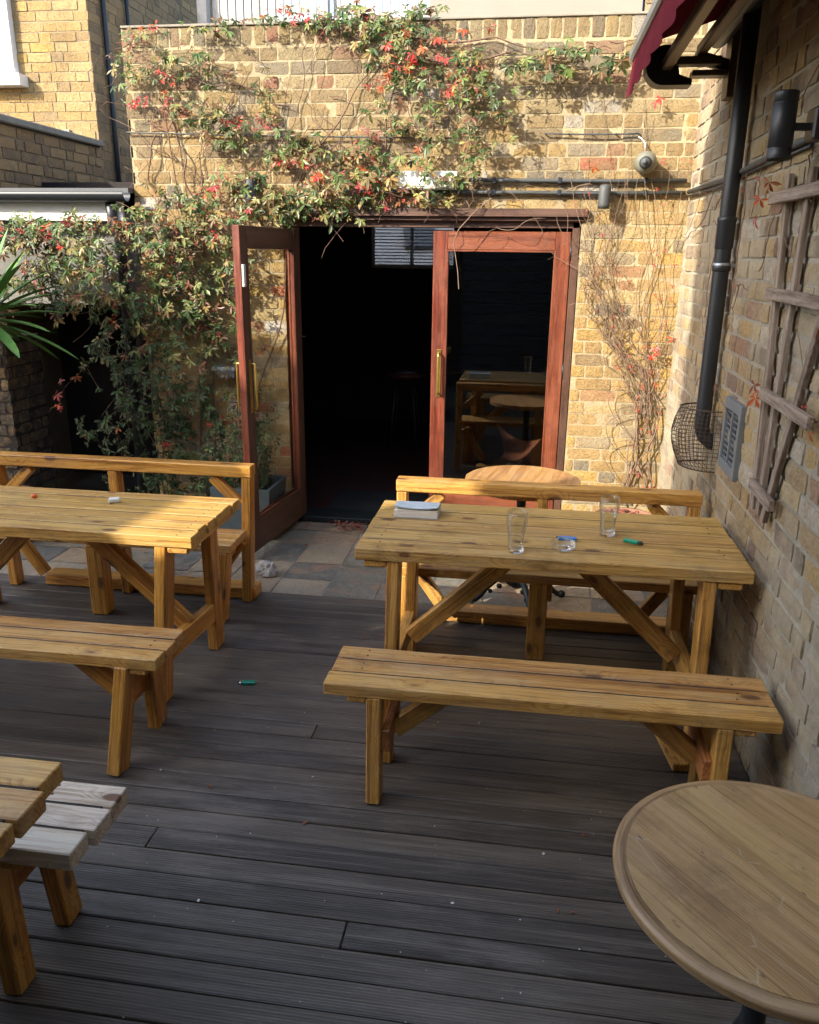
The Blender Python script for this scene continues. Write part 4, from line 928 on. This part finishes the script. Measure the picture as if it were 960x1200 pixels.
LV = Leaves(); SM = MB()
# (x, z, rx, rz, strands, red share, outward base, outward spread, palette, leaf length)
B = [(-2.24, 2.90, .29, .14, 13, .12, .05, .10, CG, .045), (-2.28, 2.74, .22, .12, 7, .75, .04, .08, CG, .045), (-2.02, 2.66, .2, .12, 7, .35, .04, .08, CG, .045),
     (-1.85, 2.52, .32, .07, 10, .12, .04, .09, CG, .05), (-1.38, 2.42, .24, .07, 13, .15, .04, .10, CG, .055), (-1.16, 2.28, .24, .07, 10, .15, .05, .10, CG, .055),
     (-1.66, 2.72, .07, .22, 7, .65, .03, .05, CG, .038), (-1.39, 3.10, .80, .035, 28, .08, .02, .09, CG, .045), (-2.3, 3.0, .2, .1, 8, .1, .03, .08, CG, .04), (-.95, 3.12, .4, .07, 14, .1, .0, .1, CG, .042), (-.78, 3.07, .28, .06, 12, .12, .03, .12, CG, .05),
     (-.93, 2.72, .13, .36, 22, .22, .05, .10, CG, .05), (-.58, 2.88, .25, .13, 15, .4, .05, .14, CG, .05), (-.47, 2.62, .20, .26, 22, .08, .06, .16, CG, .052),
     (-.27, 2.72, .14, .20, 8, .08, .06, .12, CG, .05), (.12, 2.86, .38, .05, 15, .06, .05, .10, CG, .055), (-.62, 2.32, .22, .12, 9, .1, .05, .10, CG, .05), (-1.02, 2.33, .16, .12, 7, .3, .04, .08, CG, .05),
     (-2.0, 2.15, .34, .15, 24, .1, .05, .12, CG, .055), (-1.57, 2.15, .32, .11, 20, .15, .05, .12, CG, .055), (-1.17, 2.16, .30, .09, 18, .12, .05, .10, CG, .055), (-.82, 2.14, .2, .06, 6, .2, .05, .08, CG, .05),
     (-2.15, 1.80, .30, .26, 36, .06, .05, .16, CG, .055), (-2.47, 1.93, .30, .15, 22, .08, .12, .22, CG, .055), (-2.90, 1.92, .40, .08, 22, .05, .16, .16, CG, .052), (-3.28, 1.92, .30, .10, 20, .1, .16, .14, CG, .05),
     (-2.95, 1.66, .45, .22, 52, .04, .14, .22, CG, .055), (-2.45, 1.42, .30, .28, 34, .04, .08, .22, CG, .055), (-2.07, 1.42, .15, .26, 13, .12, .05, .10, CG, .052),
     (-2.66, .98, .30, .42, 30, .02, .05, .30, CD, .055), (-2.26, .80, .26, .36, 24, .02, .05, .20, CD, .055), (-1.90, 1.0, .14, .45, 16, .15, .04, .08, CG, .045),
     (-2.4, .34, .36, .18, 20, 0, .08, .22, CD, .05), (-2.02, .38, .14, .14, 14, 0, .08, .12, CD, .04)]
for (bx, bz, rx, rz, ns, red, o0, o1, pal, LL) in B:
    for _ in range(int(ns * (.92 if bz > 2.05 else 1.15))):
        LL_ = LL * .92
        a = U(0, 6.28); q = math.sqrt(R()); x = bx + rx * q * math.cos(a); z = bz + rz * q * math.sin(a); off = o0 + o1 * R() ** 1.3
        dirx, dirz = (U(-1, 1), U(-1, .5)) if rz > rx * .5 else (random.choice((-1, 1)) * U(.5, 1), U(-.4, .25))
        if pal is CD: dirx, dirz = U(-.6, .6), U(-1, -.3)
        isred = R() < red * .5; pts = []; n = random.randint(5, 10)
        for k in range(n):
            y = YW - off
            if x < XL - .05: y -= .10
            pts.append((x, y, z))
            if abs(x - bx) < rx * 1.35 and abs(z - bz) < rz * 1.5 and z < 3.2 and z > .03:
                p_ = pal if not isred else CR
                if R() < .012: p_ = CR
                LV.leaf(np.array((x + U(-.03, .03), y - U(0, .04), z + U(-.03, .03))), (-.25, -1, .35), pick(p_), LL_ * U(.5, 1.3) * (.8 if isred else 1))
            x += dirx * .042 + U(-.02, .02); z += dirz * .042 + U(-.02, .02) - .004; off = max(.02, off + U(-.015, .015)); dirx += U(-.3, .3); dirz += U(-.25, .2)
        SM.tube(pts, U(.0012, .0022), 4, cap=False)
LV.build('leaves', root)
def wander(p, q, n, amp, off0=.02, off1=.05):
    pts = []; ph = [U(0, 6) for _ in range(4)]
    for i in range(n + 1):
        f = i / n; e = math.sin(math.pi * f)
        pts.append((p[0] + (q[0] - p[0]) * f + amp * e * (math.sin(f * 5 + ph[0]) + .5 * math.sin(f * 13 + ph[1])), YW - (off0 + (off1 - off0) * (.5 + .5 * math.sin(f * 9 + ph[2]))), p[1] + (q[1] - p[1]) * f + amp * e * .6 * math.sin(f * 8 + ph[3])))
    return pts
for (p, q, r0, r1) in (((-2.05, 0), (-2.35, 2.9), .009, .003), ((-2.2, 0), (-2.12, 2.4), .011, .004), ((-1.95, 0), (-1.5, 2.3), .008, .003), ((-2.35, 2.7), (-2.12, 2.05), .006, .005), ((-2.4, 2.5), (-2.45, 2.0), .005, .004),
                       ((-2.1, 2.8), (-1.5, 2.65), .004, .003), ((-1.6, 2.4), (-1.35, 3.05), .004, .002), ((-1.5, 2.2), (-.9, 3.05), .006, .003), ((-.95, 2.1), (-.9, 3.0), .007, .004), ((-.9, 2.9), (.2, 2.88), .008, .004), ((-.75, 3.0), (.1, 2.93), .006, .003),
                       ((-.4, 2.9), (-.45, 2.3), .005, .002), ((-2.5, 0), (-2.6, 1.6), .008, .004), ((-2.55, 1.7), (-3.3, 1.95), .005, .002), ((-1.85, .1), (-1.95, 1.2), .006, .003), ((-2.3, 2.35), (-2.75, 2.65), .004, .002)):
    SM.tube(wander(p, q, 22, .05), r0, 6, r1=r1, cap=False)
for _ in range(44): a = U(-2.5, -.3); SM.tube(wander((a, U(2.0, 2.9)), (a + U(-.4, .4), U(2.1, 3.05)), 14, .04), .0028, 5, r1=.0012, cap=False)
for _ in range(16): a = U(-.9, .5); SM.tube(wander((a, U(2.84, 3.0)), (a + U(-.4, .3), U(2.82, 2.98)), 12, .025, .02, .07), .003, 5, r1=.0015, cap=False)
SM.build('stem', M['stem'], root, False)
# dry vine at right
root = thing('dry_vine', (.80, YW - .05, 0), 'nearly bare dry vine fanning up the rear wall from the pot near the corner', 'vine')
SM = MB(); LV = Leaves()
base = (.76, .25)
hub = (.745, .80)
for k in range(9):
    b0 = (base[0] + U(-.12, .06), base[1]); h = (hub[0] + U(-.09, .09), hub[1] + U(-.15, .15)); h2 = (.66 + U(-.09, .09), 1.12 + U(-.1, .1))
    SM.tube(wander(b0, h, 10, .02, .02, .06) + wander(h, h2, 8, .015, .02, .06)[1:], U(.003, .006), 5, r1=.003, cap=False)
tg = [(.40, 1.4), (.32, 1.8), (.31, 2.19), (.25, 2.2), (.07, 2.5), (.3, 2.5), (.36, 2.7), (.45, 2.4), (.2, 2.0), (-.15, 1.95), (-.1, 2.15), (.05, 2.1), (-.3, 2.2), (.55, 2.6), (.42, 2.0), (.28, 1.6)]
for k in range(20):
    h2 = (.66 + U(-.09, .09), 1.12 + U(-.12, .12)); m = (.40 + U(-.11, .11), 1.55 + U(-.15, .2)); t_ = random.choice(tg)
    w1 = wander(h2, m, 10, .075, .02, .06); w2 = wander(m, (t_[0] + U(-.08, .08), t_[1] + U(-.1, .15)), 12, .04, .02, .07)
    SM.tube(w1 + w2[1:], U(.0016, .0034), 5, r1=.0013, cap=False)
tg2 = [(.845, 1.3), (.84, 1.8), (.84, 2.28), (.75, 2.5), (.80, 2.1), (.59, 2.6), (.78, 1.6), (.70, 1.5)]
for k in range(13):
    t_ = random.choice(tg2); w1 = wander((hub[0] + U(-.05, .06), hub[1] + U(-.1, .2)), (min(.86, t_[0] + U(-.04, .03)), t_[1] + U(-.15, .15)), 16, .05, .02, .06)
    SM.tube([(min(.865, p[0]), p[1], p[2]) for p in w1], U(.0018, .0035), 5, r1=.0012, cap=False)
for k in range(60):     # fine twigs
    f = R(); x = .72 - .42 * f + U(-.14, .14); z = .75 + 1.5 * f + U(-.2, .2); an = U(0, 6.28); L = U(.08, .25)
    SM.tube(wander((x, z), (min(.86, x + L * math.cos(an)), z + L * math.sin(an)), 7, .02, .02, .06), .0014, 4, r1=.0008, cap=False)
for (x, z) in ((.52, .62), (.46, .45), (.55, .8)):   # looping runners
    SM.tube([(.76 - .24 * math.sin(math.pi * i / 14) * 1.0 - .02 * i / 14, YW - .05, z + .25 - .03 * i + .1 * math.sin(math.pi * i / 14)) for i in range(15)], .0025, 5, cap=False)
for (x, z) in ((.32, 2.2), (-.1, 2.12), (0.05, 2.02), (-.3, 2.1)):
    SM.tube(wander((x, z), (x + U(-.6, -.3), z + U(-.15, .05)), 16, .05, .03, .09), .0025, 5, r1=.0012, cap=False)
SM.tube([(-.28, YW - .06, 2.13), (-.38, YW - .08, 2.05), (-.47, YW - .09, 1.95), (-.50, YW - .07, 1.88), (-.47, YW - .06, 1.7), (-.46, YW - .07, 1.6)], .003, 5, cap=False)
SM.build('stem', M['drystem'], root, False)
for k in range(120):
    f = R(); 
    if R() < .5: x, z = .72 - .42 * f + U(-.1, .1), .75 + 1.5 * f + U(-.15, .15)
    else: x, z = U(.68, .86), U(.4, 2.4)
    LV.leaf(np.array((x, YW - U(.03, .09), z)), (-.2, -1, .3), pick(CR), U(.010, .022), 3)
for (x, z) in ((.755, 1.27), (.765, 1.24), (.745, 1.22), (.65, 2.66), (.63, 2.64), (.86, 1.33), (.31, 2.3)):
    LV.leaf(np.array((x, YW - .08, z)), (-.2, -1, .3), pick(CR), .04, 4)
LV.build('leaves', root)
# sparse vine over the right wall
root = thing('wall_vine', (XR - .03, 3.3, 0), 'thin bare red-leaved vine strands trailing over the right wall near the trellis', 'vine')
SM = MB(); LV = Leaves()
for k in range(26):
    y = U(2.3, 4.9); z = U(1.3, 2.5); pts = []; dy, dz = U(-1, 1), U(-.7, 1)
    for i in range(16): pts.append((XR - .022 - .01 * R(), y, z)); y += dy * .04 + U(-.012, .012); z += dz * .04 + U(-.012, .012); dy += U(-.35, .35); dz += U(-.3, .3)
    SM.tube(pts, U(.0012, .0028), 4, cap=False)
    if R() < .3:
        for i in range(2): p = random.choice(pts); LV.leaf(np.array((p[0] - .01, p[1], p[2])), (-1, -.2, .2), pick(CR), U(.012, .028), 3)
for (y, z) in ((3.32, 2.04), (3.38, 2.0), (3.28, 2.07), (3.45, 1.93), (3.10, 1.33), (3.14, 1.36), (3.08, 1.30)):
    for _ in range(1): LV.leaf(np.array((XR - .06, y + U(-.02, .02), z + U(-.02, .02))), (-1, -.3, .3), pick(CR), .042, 4)
SM.build('stem', M['drystem'], root, False); LV.build('leaves', root)

# bush in planter behind open door
root = thing('planter', (-1.72, 5.05, 0), 'square blue grey planter with a leafy shrub behind the open door leaf', 'planter')
mb = MB(); x0, x1, y0, y1, h = -2.0, -1.60, 4.80, 5.18, .35
pf = [(x0 + .03, y0 + .03, 0), (x1 - .03, y0 + .03, 0), (x1 - .03, y1 - .03, 0), (x0 + .03, y1 - .03, 0), (x0, y0, h), (x1, y0, h), (x1, y1, h), (x0, y1, h), (x0 + .02, y0 + .02, h), (x1 - .02, y0 + .02, h), (x1 - .02, y1 - .02, h), (x0 + .02, y1 - .02, h), (x0 + .02, y0 + .02, h - .05), (x1 - .02, y0 + .02, h - .05), (x1 - .02, y1 - .02, h - .05), (x0 + .02, y1 - .02, h - .05)]
ff = [(3, 2, 1, 0)] + [(a, (a + 1) % 4, (a + 1) % 4 + 4, a + 4) for a in range(4)] + [(a + 4, (a + 1) % 4 + 4, (a + 1) % 4 + 8, a + 8) for a in range(4)] + [(a + 8, (a + 1) % 4 + 8, (a + 1) % 4 + 12, a + 12) for a in range(4)]
mb.add(pf, ff); mb.build('box', M['planterblue'], root)
mb = MB(); mb.box(x0 + .021, x1 - .021, y0 + .021, y1 - .021, h - .08, h - .045); mb.build('soil', M['soil'], root)
LV = Leaves(); SM = MB()
for k in range(34):
    x, y = U(x0 + .05, x1 - .05), U(y0 + .05, y1 - .05); z = h - .05; pts = [(x, y, z)]; dx, dy = U(-.25, .25), U(-.2, .15); hh = U(.2, .62)
    for i in range(10):
        x += dx * .05; y += dy * .05; z += hh / 10; pts.append((x, min(y, 5.26), z))
        for _ in range(2): LV.leaf(np.array((x + U(-.04, .04), min(5.26, y + U(-.04, .04)), z + U(-.02, .02))), (.1, -1, .6), pick(CD if R() < .7 else CG), U(.028, .042), 3)
    SM.tube(pts, .0025, 4, cap=False)
LV.build('foliage', root); SM.build('stem', M['drystem'], root, False)

# pot with dead leaves
root = thing('flower_pot', (.66, 5.08, 0), 'wide shallow terracotta pot full of dead red leaves near the corner', 'pot')
cx, cy = .655, 5.04
mb = MB(); mb.lathe([(0, .005), (.14, .005), (.185, .20), (.20, .205), (.20, .235), (.185, .235), (.18, .20), (0, .19)], cx, cy, 36); mb.build('pot', M['terracotta'], root)
LV = Leaves()
for k in range(260):
    a = U(0, 6.28); r = .17 * math.sqrt(R()); d = np.array((math.cos(a * 7), math.sin(a * 7), U(-.2, .3)))
    LV.leaflet(np.array((cx + r * math.cos(a), cy + r * math.sin(a), .205 + U(0, .03))), d, np.array((U(-.4, .4), U(-.4, .4), 1.)), U(.03, .05), pick([((.30, .04, .035), 2), ((.42, .10, .08), 2), ((.18, .05, .03), 1), ((.45, .2, .15), 1)]), 1.3)
LV.build('dead_leaves', root)
# fallen leaves at threshold
LV = Leaves()
for k in range(190):
    x = RNG.normal(-1.05, .18) if k < 150 else U(-1.5, .7); y = 5.24 - abs(RNG.normal(0, .07)) if k < 150 else U(4.7, 5.2); d = np.array((U(-1, 1), U(-1, 1), U(-.1, .3)))
    LV.leaflet(np.array((x, y, .008 + U(0, .012))), d, np.array((U(-.3, .3), U(-.3, .3), 1.)), U(.025, .045), pick([((.35, .05, .04), 2), ((.45, .13, .09), 2), ((.2, .07, .04), 1), ((.5, .3, .22), 1)]), 1.3)
for k in range(26):
    LV.leaflet(np.array((U(-1.5, .8), U(1.6, 3.9), .006)), np.array((U(-1, 1), U(-1, 1), 0.)), np.array((U(-.3, .3), U(-.3, .3), 1.)), U(.015, .03), pick([((.30, .10, .05), 2), ((.22, .14, .07), 2), ((.4, .3, .18), 1)]), 1.2)
o = LV.build('fallen_leaves'); tag(o, 'scattered fallen red and brown leaves at the doorway and on the deck', 'leaves', kind='stuff')
# litter flecks on deck
mb = MB()
for k in range(170):
    x, y = U(-1.6, .75), U(1.1, 3.9); s = U(.0015, .0045) if R() < .9 else U(.006, .009); a = U(0, 3)
    c_, s_ = math.cos(a) * s, math.sin(a) * s
    mb.add([(x + c_, y + s_, .0012), (x - s_ * .6, y + c_ * .6, .0012), (x - c_, y - s_, .0012 + s * .3), (x + s_ * .6, y - c_ * .6, .0012 + s * .3)], [(0, 1, 2, 3)])
o = mb.build('litter_flecks', plain('pale_crumbs', (.5, .48, .43), .9), None, False); tag(o, 'tiny pale crumbs and flecks scattered on the deck boards', 'litter', kind='stuff')

# yucca
root = thing('yucca_plant', (-3.32, 4.55, 0), 'spiky green yucca at the left edge in a pot', 'plant')
g = NG('yucca_leaf'); o = g.obj(); n = g.noise(g.vmul(o, (20, 20, 4)), 1, 3)
c = g.mix(n, (.06, .17, .04), (.17, .33, .07)); g.bsdf(c, .35); M['yucca'] = g.m
LVc = Vector((-3.26, 4.55, 1.40)); mb = MB()
for k in range(46):
    a = k * 2.4; el = 1.35 - 1.75 * (k / 46); L = U(.40, .58) ; w = .030
    d = Vector((math.cos(a) * math.cos(el), math.sin(a) * math.cos(el), math.sin(el))); p = LVc + d * .03; sd = Vector((-math.sin(a), math.cos(a), 0)); n = 9; vs = []
    for i in range(n):
        f = i / (n - 1); ww = w * (.55 + 1.2 * f) * (1 - f) ** .6 * 1.5 if f < 1 else 0
        nn_ = d.cross(sd).normalized()
        vs += [p - sd * ww, p - nn_ * ww * .35 * (1 if nn_.z > 0 else -1), p + sd * ww]
        p = p + d * (L / (n - 1)); d = (d + Vector((0, 0, -.045 - .05 * max(0, math.cos(el)) * f))).normalized()
    fs = [(i * 3 + j, i * 3 + j + 1, i * 3 + j + 4, i * 3 + j + 3) for i in range(n - 1) for j in range(2)]
    mb.add(vs, fs, None, 0, True)
mb.build('leaves', M['yucca'], root, False)
mb = MB(); mb.tube([(-3.26, 4.55, .3), (-3.35, 4.55, .8), (-3.26, 4.55, 1.42)], .035, 10); mb.build('trunk', M['stem'], root)
mb = MB(); mb.lathe([(0, .003), (.13, .003), (.18, .32), (.16, .32), (.15, .29), (0, .29)], -3.26, 4.55, 28); mb.build('pot', M['terracotta'], root)

# ================================================================== CAMERA / LIGHT
def basis(F=950., pitch=17.6, yaw=8.2, roll=.7):
    p, y, r = map(math.radians, (pitch, yaw, roll)); f = Vector((-math.sin(y) * math.cos(p), math.cos(y) * math.cos(p), -math.sin(p)))
    rt = Vector((math.cos(y), math.sin(y), 0)); up = rt.cross(f); c, s = math.cos(r), math.sin(r)
    return rt * c + up * s, -rt * s + up * c, f
r_, u_, f_ = basis()
cam = bpy.data.cameras.new('camera'); co = bpy.data.objects.new('camera', cam); COL.objects.link(co); scene.camera = co
co.matrix_world = Matrix(((r_.x, u_.x, -f_.x, 0), (r_.y, u_.y, -f_.y, 0), (r_.z, u_.z, -f_.z, 1.8), (0, 0, 0, 1)))
cam.sensor_fit = 'HORIZONTAL'; cam.sensor_width = 36; cam.lens = 36 * 950 / 960; cam.clip_start = .05; cam.clip_end = 200
d = Vector((1, 1, -.8)).normalized()
sun = bpy.data.lights.new('sun', 'SUN'); sun.energy = 2.6; sun.angle = math.radians(.55); sun.color = (1, .93, .80)
so = bpy.data.objects.new('sun', sun); COL.objects.link(so); so.rotation_euler = d.to_track_quat('-Z', 'Y').to_euler()
w = bpy.data.worlds.new('World'); scene.world = w; w.use_nodes = True; nt = w.node_tree
sky = nt.nodes.new('ShaderNodeTexSky'); sky.sky_type = 'NISHITA'; sky.sun_disc = False
sky.sun_elevation = math.asin(-d.z); sky.sun_rotation = math.atan2(-d.x, -d.y)
sky.air_density = 1.0; sky.dust_density = 3.0
bg = nt.nodes['Background']; nt.links.new(sky.outputs[0], bg.inputs[0]); bg.inputs[1].default_value = .15
scene.view_settings.view_transform = 'Standard'; scene.view_settings.look = 'None'; scene.view_settings.exposure = 1.95; scene.view_settings.gamma = 1
scene.cycles.max_bounces = 10; scene.cycles.diffuse_bounces = 5; scene.cycles.transparent_max_bounces = 12; scene.cycles.transmission_bounces = 10
scene.cycles.caustics_reflective = False; scene.cycles.caustics_refractive = False
scene.cycles.use_denoising = True
